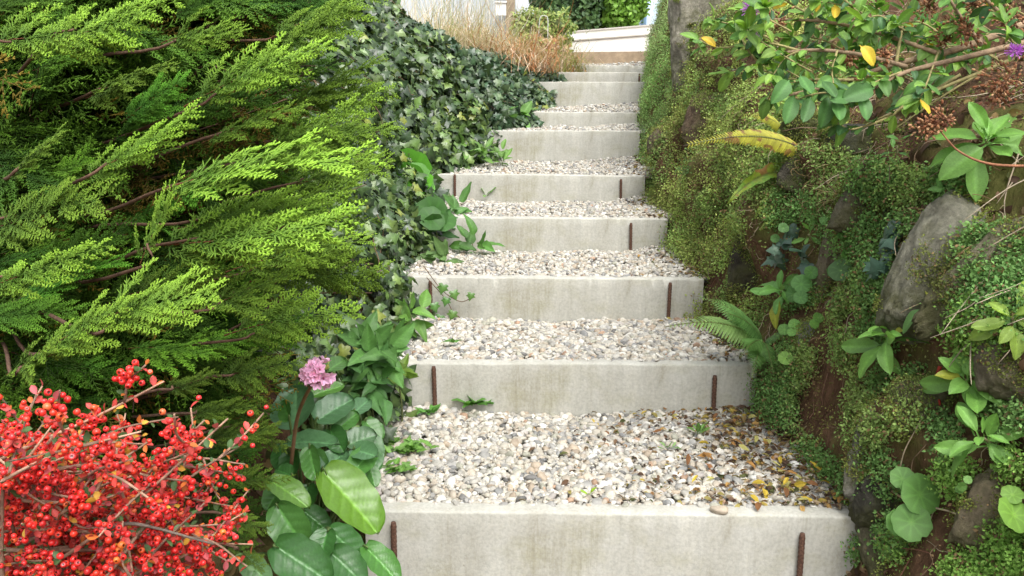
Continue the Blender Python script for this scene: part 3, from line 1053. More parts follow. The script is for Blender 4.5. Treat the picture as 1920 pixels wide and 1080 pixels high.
# the bright sprays that stand out in the photograph: base px, tip px, distance
HERO = [((150, 338), (365, 200), 1.30, 1.5), ((318, 350), (640, 222), 1.32, 1.5), ((470, 300), (705, 195), 1.55, 1.1), ((345, 210), (600, 62), 1.5, 1.35),
        ((-30, 90), (190, 40), 1.25, 1.3), ((90, 75), (320, -15), 1.28, 1.4), ((-40, 530), (180, 470), 1.2, 1.35), ((80, 665), (230, 575), 1.12, 1.25), ((165, 625), (365, 520), 1.12, 1.3),
        ((268, 500), (300, 315), 1.3, 1.35), ((290, 460), (660, 395), 1.35, 1.45), ((330, 420), (600, 355), 1.4, 1.25), ((360, 585), (600, 500), 1.4, 1.15), ((420, 640), (660, 575), 1.5, 1.2),
        ((480, 430), (730, 300), 1.6, 0.95), ((520, 350), (725, 285), 1.65, 1.0), ((440, 150), (640, 20), 1.7, 0.9), ((500, 75), (715, -10), 1.7, 1.0), ((300, 90), (425, 28), 1.45, 1.0),
        ((470, 540), (690, 480), 1.6, 0.95), ((20, 330), (120, 240), 1.3, 0.8), ((-20, 420), (150, 350), 1.3, 0.9), ((20, 700), (110, 640), 1.1, 0.95),
        ((420, 520), (680, 430), 1.55, 1.1), ((240, 560), (430, 500), 1.45, 0.9), ((160, 180), (320, 110), 1.5, 0.7), ((380, 260), (560, 190), 1.55, 0.9), ((520, 220), (700, 110), 1.75, 0.8),
        ((370, 840), (500, 795), 1.5, 0.6), ((390, 905), (515, 885), 1.5, 0.55), ((400, 960), (505, 985), 1.48, 0.55), ((340, 775), (470, 750), 1.5, 0.7), ((400, 705), (565, 690), 1.5, 0.75), ((430, 800), (530, 840), 1.55, 0.5), ((420, 1020), (500, 1060), 1.45, 0.5), ((300, 730), (400, 700), 1.4, 0.6),
        ((560, 170), (725, 180), 1.75, 1.0), ((540, 260), (730, 245), 1.7, 0.9), ((500, 500), (690, 520), 1.6, 0.7), ((560, 420), (690, 400), 1.65, 0.8)]
nspr = 0
for b, t, Y, br in HERO:
    B_, T_ = at(*b, Y + U(0.04, 0.1)), at(*t, Y - U(0.0, 0.05))
    put_spray(B_, T_, rng.normal(size=3) * 0.25, np.array([br * 1.06, br * 1.0, br * 0.9]), nspr); nspr += 1
    bp = np.array([CY + [0.1, -0.1, 0.3 + U(0, 1)], (B_ * 0.45 + (CY + [0.1, 0, B_[2] - 0.25]) * 0.55), B_, B_ * 0.75 + T_ * 0.25])
    bp = bez(bp, 5)
    build('branch', tube(bp, np.linspace(0.005, 0.0018, len(bp)), 6, (0.15, 0.085, 0.055)), M_bark, cyp)


def cyp_edge(py):       # right-hand outline of the tree in the photograph
    return np.interp(py, [-100, 0, 90, 180, 300, 400, 480, 580, 660, 720, 800], [650, 610, 570, 600, 620, 580, 590, 560, 530, 540, 520])


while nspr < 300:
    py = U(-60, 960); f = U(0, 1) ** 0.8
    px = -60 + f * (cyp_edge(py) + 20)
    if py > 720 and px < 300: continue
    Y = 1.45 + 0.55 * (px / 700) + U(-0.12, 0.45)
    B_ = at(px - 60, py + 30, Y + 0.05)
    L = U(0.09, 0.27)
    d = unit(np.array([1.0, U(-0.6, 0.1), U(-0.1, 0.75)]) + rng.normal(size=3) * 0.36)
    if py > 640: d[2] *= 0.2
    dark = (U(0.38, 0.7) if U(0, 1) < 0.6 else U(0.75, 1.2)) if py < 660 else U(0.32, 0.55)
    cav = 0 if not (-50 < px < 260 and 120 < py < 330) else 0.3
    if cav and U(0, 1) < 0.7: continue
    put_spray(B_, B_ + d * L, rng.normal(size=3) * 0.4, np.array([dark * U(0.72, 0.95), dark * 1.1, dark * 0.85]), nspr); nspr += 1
low = [spray(40 + k, False) for k in range(3)]
geo = []
for j in range(3):
    n = 700
    py = U(-120, 900, n); px = -140 + U(0, 1, n) ** 0.85 * (cyp_edge(py) - 10)
    Y = 1.58 + 0.45 * (px / 700) + U(0, 0.6, n)
    keep = ~((px < 250) & (py > 120) & (py < 330) & (U(0, 1, n) < 0.5))
    T = np.array([at(a - 40, b + 20, c) for a, b, c in zip(px, py, Y)])[keep]
    D = np.array([1.0, -0.3, 0.25]) + rng.normal(size=(len(T), 3)) * 0.5
    N = np.array([-0.2, -0.6, 0.7]) + rng.normal(size=(len(T), 3)) * 0.5
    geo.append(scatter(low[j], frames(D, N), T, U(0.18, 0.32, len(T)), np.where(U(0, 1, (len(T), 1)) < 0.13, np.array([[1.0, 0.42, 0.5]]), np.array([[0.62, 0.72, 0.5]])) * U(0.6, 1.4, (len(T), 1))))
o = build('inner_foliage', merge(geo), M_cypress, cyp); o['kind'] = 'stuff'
parts = []
for k in range(130):
    p = at(U(-100, 400), U(0, 700), U(1.75, 2.2)); d = unit(np.array([1, U(-0.6, 0.3), U(-0.1, 0.8)]))
    q = bez([p, p + d * 0.1, p + d * 0.2 + rng.normal(size=3) * 0.02, p + d * 0.32 + rng.normal(size=3) * 0.04], 4)
    parts.append(tube(q, np.linspace(0.0035, 0.001, len(q)), 4, (0.14, 0.085, 0.055)))
o = build('twigs', merge(parts), M_bark, cyp); o['kind'] = 'stuff'

# ------------------------------------------------------------------ red-berried cotoneaster, bottom left
CB = np.array([-0.78, 0.95, 0.15])
cot = thing('berry_bush', 'cotoneaster bush thick with red berries and bare twigs at bottom left', 'berry bush', CB)
v, f = icosphere(2)
bv = v.copy()
crat = np.clip((bv[:, 1] - 0.80) / 0.2, 0, 1)
bv[:, 1] -= crat * 0.34
bc = np.where((crat > 0.35)[:, None], np.array([[0.10, 0.05, 0.05]]), np.array([[1.0, 1.0, 1.0]]))
BERRY = (bv * 0.5, f, bc)
bme = mesh_np('berry', BERRY[0], f, M_berry, bc)
lf = blade(1, lambda u: oval(u, 0.28), 5, 3, 0.18, 0.1)
BP, BS, LT, LD, LN, LS, LC, twigs = [], [], [], [], [], [], [], []
TW = []
for k in range(58):
    tip = at(U(0, 380), U(775, 1120), U(0.80, 1.08)) if k > 23 else None
    if k <= 23:
        tip = at(*[(480, 900), (440, 1030), (465, 815), (445, 760), (400, 765), (325, 690), (425, 960), (95, 700), (15, 720), (470, 870), (190, 745), (440, 985), (360, 1070), (300, 800), (490, 1000), (455, 930), (475, 850), (410, 800), (435, 1070), (380, 880), (465, 960), (350, 760), (400, 920), (480, 1040)][k], U(0.9, 1.08))
    root = at(U(-160, 120), U(880, 1200), U(0.9, 1.15))
    m = root * 0.5 + tip * 0.5 + np.array([0, U(-0.05, 0.05), U(-0.02, 0.025)])
    pts = bez([root, root * 0.75 + m * 0.25 + rng.normal(size=3) * 0.015, m + rng.normal(size=3) * 0.012, m * 0.5 + tip * 0.5 + rng.normal(size=3) * 0.012 + [0, 0, 0.006], tip], 7)
    pts = pts + np.array([-0.012, 0, -0.016])
    TW.append((pts, k))
    for q in range(3):
        j = rng.integers(6, len(pts) - 3)
        d = unit(pts[j + 1] - pts[j] + rng.normal(size=3) * 0.5)
        L = U(0.04, 0.11)
        TW.append((bez([pts[j], pts[j] + d * L * 0.5 + rng.normal(size=3) * 0.006, pts[j] + d * L + [0, 0, 0.01]], 5), -1))
side_geo = []
for pts, k in TW:
    g = tube(pts, np.linspace(0.0036 if k >= 0 else 0.0019, 0.0011, len(pts)), 5, np.array((0.40, 0.25, 0.17)) * U(0.45, 1.3))
    if k >= 0: build('twig', g, M_bark, cot)
    else: side_geo.append(g)
    m = len(pts)
    px_, py_, _ = project(pts[-1])
    sparse = k >= 0 and k <= 23
    ncl = (5 if sparse else 7) if k >= 0 else 3
    for c in range(ncl):
        s = U(0.3 if k >= 0 else 0.2, 0.98)
        if sparse and s > 0.8 and U(0, 1) < 0.6: continue
        j = min(m - 1, int(s * m))
        for b in range(rng.integers(1, 9)):
            BP.append(pts[j] + rng.normal(size=3) * 0.0075 + [0, -0.003, 0.002]); BS.append(U(0.0054, 0.0086))
    nl = 46 if k >= 0 else 16
    for c in range(nl):
        j = rng.integers(int(m * 0.25), m)
        LT.append(pts[j]); tg = unit(pts[min(j + 1, m - 1)] - pts[j - 1])
        LD.append(unit(tg * 0.5 + rng.normal(size=3))); LN.append([0, -0.4, 1.0] + rng.normal(size=3) * 0.5); LS.append(U(0.007, 0.0145))
        w = U(0, 1)
        LC.append((0.62, 0.075, 0.06) if w < 0.42 else (0.60, 0.17, 0.04) if w < 0.58 else (0.62, 0.36, 0.05) if w < 0.66 else (0.09, 0.17, 0.06) if w < 0.86 else (0.52, 0.10, 0.11))
for a in ([(-40, 800, 1.0), (30, 842, 0.95), (75, 880, 0.93), (115, 915, 0.93)], [(90, 1080, 0.95), (95, 980, 0.97), (85, 900, 0.98), (60, 820, 1.0)], [(180, 1000, 0.92), (220, 985, 0.92), (270, 985, 0.92), (400, 1020, 0.95)]):
    q = bez([at(*x) for x in a], 7)
    build('twig', tube(q, np.linspace(0.0032, 0.0014, len(q)), 6, (0.20, 0.16, 0.13)), M_bark, cot)
o = build('side_twigs', merge(side_geo), M_bark, cot); o['kind'] = 'stuff'
BP, BS = np.array(BP), np.array(BS)
# push overlapping berries apart
for it in range(4):
    for k in range(len(BP)):
        d = BP - BP[k]; r = np.linalg.norm(d, axis=1); r[k] = 9
        j = int(np.argmin(r)); lim = (BS[j] + BS[k]) * 0.48
        if r[j] < lim:
            mv = unit(d[j]) * (lim - r[j]) * 0.5
            BP[k] -= mv; BP[j] += mv
n = len(BP)
BD = unit(np.array([0.1, -0.8, 0.1]) + rng.normal(size=(n, 3)) * 0.75)
bt = np.array([(0.74, 0.026, 0.020), (0.68, 0.020, 0.018), (0.78, 0.045, 0.022), (0.74, 0.035, 0.035)])[rng.integers(0, 4, n)] * U(0.8, 1.12, (n, 1)) * np.where(U(0, 1, (n, 1)) < 0.05, np.array([[0.98, 4.0, 1.4]]), 1.0)
BR = frames(BD, rng.normal(size=(n, 3)))
px, py, dep = project(BP)
score = np.where((px > 0) & (px < 600) & (py < 1085), BS / dep, 0)
order = np.argsort(-score)
for k in order[:300]:
    obj('berry', bme, cot, mat4(BR[k], BP[k], float(BS[k])), bt[k])
rest = order[300:]
if len(rest):
    o = build('berries_behind', scatter(BERRY, BR[rest], BP[rest], BS[rest], bt[rest]), M_berry, cot); o['kind'] = 'stuff'
o = build('small_leaves', scatter(lf, frames(np.array(LD), np.array(LN)), np.array(LT), np.array(LS), np.array(LC) * U(0.75, 1.2, (len(LC), 1))), M_leaf, cot); o['kind'] = 'stuff'

# ------------------------------------------------------------------ bergenia with its pink flower
BG = np.array([-0.50, 1.88, 0.06])
ber = thing('bergenia', 'bergenia with broad leathery green leaves beside the nearest board', 'bergenia plant', BG)


def broad_leaf(px0, py0, px1, py1, wpx, Y0, Y1, col, tilt, k, cup=0.10):
    A, B_ = at(px0, py0, Y0), at(px1, py1, Y1)
    L = np.linalg.norm(B_ - A)
    w = wpx / 1600 * (Y0 + Y1) / 2 / L * 0.56
    nu, nv = 30, 21
    u = np.linspace(0, 1, nu); v = np.linspace(-1, 1, nv)
    uu, vv = np.meshgrid(u, v, indexing='ij')
    ww = w * np.clip(np.sin(np.clip(uu * 0.97 + 0.03, 0, 1) ** 0.88 * math.pi), 0, 1) ** 0.48 * (1 + 0.03 * np.sin(uu * 22 + k) * (np.abs(vv) > 0.9))
    vein = np.abs(((uu * 5.5 - np.abs(vv) * 1.2) % 1.0) - 0.5) * 2
    vv_ = np.exp(-((1 - vein) / 0.22) ** 2)
    z = cup * np.abs(vv) ** 1.6 * w * 3 - 0.16 * uu ** 2 + 0.020 * np.sin(uu * 9 + k * 1.7 + 2 * (vv > 0)) * np.abs(vv) ** 2 - 0.014 * vv_ * (1 - np.abs(vv)) ** 0.3 - 0.02 * np.exp(-(vv / 0.1) ** 2)
    V = np.stack([vv * ww, uu * (1 - 0.03 * uu), z], -1).reshape(-1, 3)
    lift = 1 + 0.30 * vv_.ravel() * (1 - np.abs(vv.ravel())) + 0.7 * np.exp(-(vv.ravel() / 0.075) ** 2)
    C = np.asarray(col)[None] * lift[:, None]
    R = frames(B_ - A, np.array(tilt, float))[0]
    me = mesh_np('leaf', V, grid_faces(nu, nv)[:, ::-1], M_gloss, C)
    lo = obj('leaf', me, ber, mat4(R, A, float(L)))
    stem0 = BG + rng.normal(size=3) * 0.03
    pts = bez([stem0, stem0 * 0.4 + A * 0.6 + [0, 0.02, 0.015], A, A + (B_ - A) * 0.08], 5)
    g = tube(pts, np.linspace(0.0055, 0.0012, len(pts)), 6, (0.13, 0.20, 0.06))
    M = W[lo.name]
    Vl = (np.array(M.inverted()) @ np.concatenate([g[0], np.ones((len(g[0]), 1))], 1).T).T[:, :3]
    obj('stalk', mesh_np('stalk', Vl, g[1], M_leaf, g[2]), lo, M)


DK, MD, LG, GY = (0.05, 0.15, 0.035), (0.08, 0.21, 0.045), (0.135, 0.275, 0.032), (0.095, 0.21, 0.09)
c2 = lambda x, y: (450 + x / 2.571, 660 + y / 2.571)
BL = [((395, 570), (695, 858), 250, 1.72, 1.66, LG, (0.5, -0.55, 0.6)), ((175, 735), (325, 978), 190, 1.62, 1.58, MD, (-0.2, -0.7, 0.6)), ((140, 615), (345, 735), 130, 1.66, 1.62, (0.12, 0.25, 0.04), (0.1, -0.4, 0.9)),
      ((335, 455), (355, 622), 108, 1.74, 1.68, MD, (-0.3, -0.8, 0.3)), ((395, 570), (520, 462), 120, 1.80, 1.86, GY, (0.0, -0.5, 0.8)), ((640, 470), (510, 610), 120, 1.85, 1.76, MD, (0.1, -0.7, 0.6)),
      ((225, 435), (465, 412), 112, 1.80, 1.74, GY, (0.05, -0.5, 0.85)), ((270, 372), (255, 150), 215, 1.88, 1.96, GY, (-0.15, -0.9, 0.35)), ((365, 335), (550, 205), 145, 1.88, 1.94, GY, (0.1, -0.6, 0.75)),
      ((340, 215), (510, 140), 85, 1.95, 2.0, (0.10, 0.24, 0.04), (0, -0.5, 0.85)), ((470, 375), (570, 280), 95, 1.9, 1.95, MD, (0.2, -0.5, 0.8)), ((515, 450), (660, 385), 130, 1.88, 1.9, (0.11, 0.20, 0.10), (0.1, -0.5, 0.9)),
      ((545, 470), (660, 490), 110, 1.84, 1.8, GY, (0.2, -0.6, 0.8)), ((425, 855), (370, 1025), 140, 1.60, 1.54, DK, (-0.25, -0.75, 0.55)), ((425, 850), (612, 1015), 150, 1.62, 1.60, DK, (0.3, -0.65, 0.65)),
      ((165, 930), (450, 1110), 220, 1.52, 1.48, DK, (-0.1, -0.6, 0.75)), ((600, 935), (775, 1100), 140, 1.62, 1.56, (0.07, 0.20, 0.035), (0.35, -0.6, 0.7)), ((20, 1000), (150, 1120), 120, 1.5, 1.46, (0.11, 0.22, 0.08), (-0.3, -0.5, 0.8)),
      ((640, 400), (668, 575), 95, 1.92, 1.86, DK, (0.7, -0.6, 0.4)), ((200, 440), (180, 570), 95, 1.86, 1.80, DK, (-0.4, -0.8, 0.3)), ((620, 540), (660, 650), 80, 1.86, 1.82, MD, (0.6, -0.5, 0.5)),
      ((240, 330), (195, 232), 85, 1.84, 1.88, MD, (-0.5, -0.7, 0.4)), ((430, 370), (500, 480), 110, 1.90, 1.84, DK, (0.1, -0.8, 0.5)), ((430, 960), (610, 1120), 170, 1.58, 1.54, DK, (0.2, -0.6, 0.7)),
      ((545, 300), (625, 215), 90, 1.96, 2.02, GY, (0.2, -0.5, 0.8)), ((420, 95), (510, 20), 90, 2.02, 2.08, (0.09, 0.2, 0.05), (0.1, -0.6, 0.7)), ((255, 600), (170, 560), 90, 1.72, 1.74, DK, (-0.2, -0.5, 0.8)),
      ((600, 330), (690, 420), 100, 1.98, 1.95, MD, (0.5, -0.5, 0.7)), ((300, 760), (440, 870), 120, 1.70, 1.68, DK, (0.1, -0.6, 0.7)),
      ((250, 480), (230, 620), 120, 1.82, 1.76, DK, (-0.3, -0.8, 0.4)), ((440, 540), (470, 680), 110, 1.80, 1.74, DK, (0.2, -0.8, 0.4)), ((330, 640), (300, 770), 120, 1.78, 1.72, DK, (-0.1, -0.8, 0.4)), ((300, 470), (420, 560), 110, 1.84, 1.80, MD, (0, -0.7, 0.6)), ((560, 700), (640, 840), 120, 1.82, 1.78, DK, (0.4, -0.7, 0.5)), ((210, 640), (110, 760), 120, 1.72, 1.68, MD, (-0.4, -0.6, 0.6))]
for k, (a, b, w, Y0, Y1, c, tl) in enumerate(BL):
    broad_leaf(*c2(*a), *c2(*b), w / 2.571, Y0, Y1, np.array(c) * U(0.9, 1.1), tl, k)
# flower stalk and head
fs = bez([at(545, 880, 1.78), at(556, 790, 1.72), at(572, 745, 1.63), at(588, 718, 1.57), at(596, 705, 1.55)], 5)
fl = thing('bergenia_flower', 'pink bergenia flower head on a red-brown stalk above the broad leaves', 'flower', fs[0])
build('stalk', tube(fs, np.linspace(0.0045, 0.003, len(fs)), 7, (0.36, 0.20, 0.11)), M_leaf, fl)
pet = blade(1, lambda u: 0.34 * np.clip(np.sin(np.clip(u * 0.93 + 0.05, 0, 1) * math.pi), 0, 1) ** 0.5, 6, 5, 0.2, -0.15, col=(1, 1, 1), rib=0.75)
fc = at(597, 702, 1.54)
flme = []
for k in range(26):
    d = unit(rng.normal(size=3) + [0, -0.7, 0.2])
    c = fc + d * [0.025, 0.020, 0.023] * U(0.75, 1.05)
    ax = unit(np.cross(d, [0.3, 0.2, 1]))
    ay = np.cross(d, ax)
    g = []
    for q in range(5):
        a = 2 * math.pi * q / 5 + U(0, 0.3)
        dd = ax * math.cos(a) + ay * math.sin(a) + d * 0.7
        g.append(scatter(pet, frames(dd, d - dd * 0.1), c[None], [0.0155], np.array([[0.95, 0.56, 0.82]]) * U(0.85, 1.2)))
    g.append((ico0[0] * 0.0022 + c + d * 0.003, ico0[1], np.tile([0.35, 0.06, 0.14], (12, 1))))
    build('blossom', merge(g), M_petal, fl)
br_ = blade(1, lambda u: oval(u, 0.25), 5, 3)
o = build('buds', scatter(br_, frames(rng.normal(size=(9, 3)) + [0.3, 0, 1.0], rng.normal(size=(9, 3))), np.tile(at(608, 684, 1.56), (9, 1)) + rng.normal(size=(9, 3)) * 0.006, U(0.012, 0.02, 9), np.tile([0.42, 0.46, 0.12], (9, 1))), M_leaf, fl)

# ------------------------------------------------------------------ stones in the right-hand bank
STONES = []


def stone(px, py, wpx, hpx, deg, col, label, seed, depth=0.9, sink=0.45, Y=None, name='bank_stone', facets=7):
    """Rock bedded in the bank: wpx by hpx photo pixels, long axis turned deg from upright."""
    p, nr = hit(px, py)
    if Y is not None: p = at(px, py, Y)
    dist = np.linalg.norm(p - CAM)
    w, h = wpx / FPX * dist / 2, hpx / FPX * dist / 2
    v, f = icosphere(4)
    r = np.random.default_rng(seed)
    v = v * (1 + 0.30 * (vnoise(v + seed, 1.3, seed)[:, None] - 0.5))
    for q in range(facets):
        d = unit(r.normal(size=3)); lim = r.uniform(0.55, 0.8)
        hh = v @ d
        v = v - np.outer(np.maximum(hh - lim, 0) * 0.85, d)
    v = np.sign(v) * np.abs(v) ** (0.55 if name == 'standing_rock' else 0.78)
    v = v / np.abs(v).max(0)
    v = v * (1 + 0.16 * (vnoise(v + seed, 4, seed)[:, None] - 0.5) + 0.07 * (vnoise(v + seed, 10, seed)[:, None] - 0.5) + 0.03 * (vnoise(v + seed, 24, seed)[:, None] - 0.5))
    v = v - 0.05 * v * (np.abs(vnoise(v * [1, 1, 0.4] + seed * 2, 3.2, seed + 3)[:, None] - 0.5) < 0.035)
    view = unit(p - CAM)
    rt = unit(np.cross(view, [0, 0, 1.0])); up = np.cross(rt, view)
    a = math.radians(deg)
    X = rt * math.cos(a) + up * math.sin(a); Z = -rt * math.sin(a) + up * math.cos(a)
    dd = min(w, h) * 2 * depth * 0.5
    V = p + view * dd * sink + v[:, :1] * w * X + v[:, 1:2] * dd * view + v[:, 2:] * h * Z
    STONES.append((V, f))
    o = build(name, (V, f, np.tile(np.asarray(col, float), (len(V), 1))), M_stone)
    return tag(o, label, 'stone', 'stones bedded in the mossy bank')


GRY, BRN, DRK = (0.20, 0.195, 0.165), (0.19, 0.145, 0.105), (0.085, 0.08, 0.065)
stone(1750, 515, 150, 270, -22, (0.34, 0.33, 0.27), 'big grey-green slab of stone standing upright in the near bank', 1, 0.5, 0.1)
stone(1830, 520, 74, 270, -35, (0.27, 0.245, 0.17), 'long brownish stone leaning against the big upright slab', 2, 0.6, 0.2)
stone(1895, 690, 120, 130, 10, (0.28, 0.24, 0.18), 'rough brown stone at the picture edge between two leaf rosettes', 3)
stone(1735, 760, 150, 110, 0, (0.20, 0.185, 0.12), 'rounded mossy stone under the middle leaf rosette', 4)
stone(1628, 850, 60, 190, -10, (0.36, 0.34, 0.31), 'pale grey streaked stone rising where bank meets gravel', 5, 0.7, 0.15)
stone(1655, 935, 110, 120, 10, DRK, 'dark stone in the hollow beside the round leaves', 6)  # base colour darker than most of the other stones
stone(1655, 1030, 90, 150, 5, (0.19, 0.175, 0.11), 'brownish mossy stone touching the end of the nearest board', 7)
stone(1860, 965, 110, 170, -25, (0.29, 0.24, 0.165), 'tan-brown angular stone low down behind the large round leaves', 8)
stone(1518, 640, 48, 70, 15, (0.36, 0.36, 0.35), 'small grey wedge stone hanging below the fern', 9)
stone(1575, 500, 90, 200, -15, (0.26, 0.215, 0.155), 'brown upright stone between trailing dark ivy and fern', 10, 0.6)
stone(1410, 490, 80, 160, -12, (0.075, 0.065, 0.05), 'dark brown stone beside the moss curtain', 11)  # very dark brown base colour over the whole stone
stone(1325, 235, 95, 110, -28, (0.17, 0.12, 0.085), 'reddish brown rock poking out of the olive moss', 12, 0.7)
stone(1240, 270, 50, 60, -20, (0.16, 0.13, 0.09), 'small brown rock half lost in the moss curtain edge', 13)
stone(1530, 245, 120, 60, -8, (0.075, 0.085, 0.03), 'flat dark moss-topped stone behind the yellow fern leaf', 14)
stone(1590, 275, 110, 80, 18, (0.09, 0.09, 0.075), 'dark flat stone under the shrub stems', 15)
stone(1610, 380, 80, 130, -20, (0.21, 0.19, 0.14), 'brown stone above the dangling ivy on the soil slope', 16)
stone(1668, 445, 60, 150, -20, (0.11, 0.105, 0.07), 'narrow mossy stone in front of the big upright slab', 17)
stone(1500, 330, 70, 90, -30, (0.10, 0.09, 0.07), 'dark stone below the yellow fern leaf', 18)
stone(1370, 640, 60, 60, 0, (0.18, 0.17, 0.15), 'grey rounded stone at the gravel edge under the fern', 19, 0.9, 0.1)
stone(1316, 20, 116, 300, 3, (0.42, 0.39, 0.33), 'tall grey-brown standing rock at the bank head above the moss', 20, 0.8, 0.1, float(hit(1300, 130)[0][1]) + 0.05, 'standing_rock', 3)

# ------------------------------------------------------------------ moss and creeping ground cover
ML = quad_leaf()


def leaves_on(P, N, per, spread, out, smin, smax, tint):
    """Tiny leaves round each point: a low cushion standing off the surface."""
    k = np.repeat(np.arange(len(P)), per)
    n = len(k)
    off = rng.normal(size=(n, 3)) * spread
    Q = P[k] + off + N[k] * (U(0, 1, n) ** 1.3 * out)[:, None]
    NN = unit(N[k] + rng.normal(size=(n, 3)) * 0.75 + [0, -0.2, 0.35])
    c = tint[k] * U(0.6, 1.4, (n, 1))
    dead = U(0, 1, n) < 0.10
    c[dead] = np.array([0.30, 0.20, 0.10]) * U(0.5, 1.3, (int(dead.sum()), 1))
    return scatter(ML, frames(rng.normal(size=(n, 3)) + [0, 0, -0.3], NN), Q, U(smin, smax, n), c)


def moss_tint(P, a, b, c):
    k1, k2 = vnoise(P, 3.5, 31)[:, None], vnoise(P, 9, 32)[:, None]
    t = np.asarray(a) * (1 - k1) + np.asarray(b) * k1
    return t * (0.35 + 1.3 * k2) + (vnoise(P, 5, 33)[:, None] > 0.66) * (np.asarray(c) - t) * 0.6


# the curtain along the upper bank
P, N = sample_bank(30000, (N_R0 - 1, N_R0 + 62), 2.9, 9.0)
px, py, dep = project(P)
mk = 0.45 * vnoise(P, 4.5, 41) + 0.55 * vnoise(P, 11, 42)
lim = np.interp(P[:, 1], [2.9, 3.3, 4.0, 5.0, 6.0], [0.52, 0.44, 0.40, 0.36, 0.12])
hgt = P[:, 2] - z_smooth(P[:, 1])
lim = lim + np.interp(hgt, [0.9, 1.25], [0, 0.25]) * np.interp(P[:, 1], [4.5, 6], [1, 0])
ok = (mk > lim) & (px < 1600)
P, N, mk = P[ok], N[ok], mk[ok]
far = P[:, 1] > 5.2
tint = np.where(far[:, None], moss_tint(P, (0.24, 0.40, 0.12), (0.38, 0.54, 0.20), (0.42, 0.52, 0.25)), moss_tint(P, (0.27, 0.38, 0.095), (0.50, 0.54, 0.16), (0.27, 0.44, 0.14)))
o = build('moss', leaves_on(P, N, 11, 0.015, 0.055, 0.007, 0.0145, tint), M_moss)
tag(o, 'thick olive green moss curtain hanging over the upper bank', 'moss', kind='stuff')
# cushions among the near stones
CUSH = [(1545, 720, 70, 120, 1), (1600, 790, 60, 70, 1), (1450, 690, 55, 90, 0), (1560, 640, 60, 60, 1), (1890, 470, 90, 80, 0), (1870, 400, 60, 50, 0), (1690, 890, 60, 60, 0), (1740, 1040, 90, 60, 2), (1840, 1060, 110, 50, 2),
        (1790, 890, 60, 70, 2), (1660, 1010, 60, 70, 0), (1630, 920, 40, 60, 0), (1660, 590, 45, 70, 0), (1880, 560, 70, 70, 0), (1640, 480, 50, 80, 0), (1480, 300, 60, 50, 1), (1560, 330, 60, 50, 1), (1420, 310, 80, 70, 1),
        (1500, 400, 60, 60, 0), (1350, 420, 50, 80, 1), (1670, 700, 40, 60, 0), (1800, 350, 60, 40, 0), (1440, 240, 50, 40, 1), (1560, 860, 60, 40, 0), (1900, 900, 40, 60, 2), (1700, 430, 50, 30, 0), (1640, 340, 60, 40, 0), (1480, 760, 45, 50, 0), (1610, 560, 40, 50, 1), (1720, 570, 40, 40, 0), (1850, 620, 60, 50, 2), (1770, 830, 60, 40, 0), (1690, 800, 50, 50, 1), (1900, 780, 50, 40, 0), (1530, 560, 60, 40, 0), (1590, 680, 40, 40, 1), (1400, 560, 50, 60, 1), (1700, 350, 70, 40, 1), (1560, 430, 40, 40, 0), (1880, 1000, 60, 50, 2), (1700, 690, 40, 40, 0)]
Q, QN, QT = [], [], []
CC = [((0.15, 0.30, 0.085), (0.25, 0.43, 0.13)), ((0.21, 0.34, 0.09), (0.34, 0.46, 0.14)), ((0.21, 0.40, 0.075), (0.32, 0.52, 0.12))]
for (cx, cy, rx, ry, kind) in CUSH:
    n = int(rx * ry * 0.20)
    for k in range(n):
        a, r = U(0, 6.28), math.sqrt(U(0, 1))
        p, nr = hit(cx + r * rx * math.cos(a), cy + r * ry * math.sin(a))
        if p[0] < x_right(p[1]) - 0.03: continue
        if vnoise(p[None], 9, 43)[0] < 0.30 + 0.22 * r: continue
        Q.append(p); QN.append(nr)
        w = vnoise(p[None], 8, 44)[0]
        QT.append(np.array(CC[kind][0]) * (1 - w) + np.array(CC[kind][1]) * w)
Q, QN, QT = np.array(Q), np.array(QN), np.array(QT)
o = build('ground_cover', leaves_on(Q, QN, 7, 0.011, 0.035, 0.0065, 0.0125, QT), M_moss)
tag(o, 'low tiny-leaved green ground cover in cushions between the near stones', 'ground cover', kind='stuff')
# moss creeping over the stones
Q, QN = [], []
for V, f in STONES:
    a, b, c = V[f[:, 0]], V[f[:, 1]], V[f[:, 2]]
    cr = np.cross(b - a, c - a); ar = np.linalg.norm(cr, axis=1) / 2
    n = int(ar.sum() * 26000)
    k = rng.choice(len(f), n, p=ar / ar.sum())
    p = (a + b + c)[k] / 3; nn = unit(cr[k])
    if ((V - V.mean(0))[f[:, 0]] * cr).sum() < 0: nn = -nn
    e = vnoise(p, 9, 51) * 0.6 + vnoise(p, 24, 52) * 0.4
    near = np.array([(Vector(x) - BVH.find_nearest(Vector(x))[0]).length for x in p])
    m = e + 0.16 * nn[:, 2] + np.interp(near, [0, 0.035], [0.22, -0.05]) > 0.60
    Q.append(p[m]); QN.append(nn[m])
Q, QN = np.concatenate(Q), np.concatenate(QN)
o = build('stone_moss', leaves_on(Q, QN, 5, 0.006, 0.010, 0.004, 0.008, moss_tint(Q, (0.18, 0.22, 0.05), (0.28, 0.32, 0.08), (0.22, 0.30, 0.08))), M_moss)
tag(o, 'thin olive moss creeping over the stones of the bank', 'moss', kind='stuff')
# thin film of moss and seedlings over bare soil
P, N = sample_bank(26000, (N_R0 - 1, N_R0 + 88), 0.7, 5.2)
ok = vnoise(P, 6, 45) > 0.50
o = build('seedlings', leaves_on(P[ok], N[ok], 6, 0.014, 0.02, 0.005, 0.010, moss_tint(P[ok], (0.15, 0.21, 0.05), (0.25, 0.31, 0.08), (0.33, 0.28, 0.1))), M_moss)
tag(o, 'sparse small seedlings and moss specks over the brown soil', 'seedlings', kind='stuff')

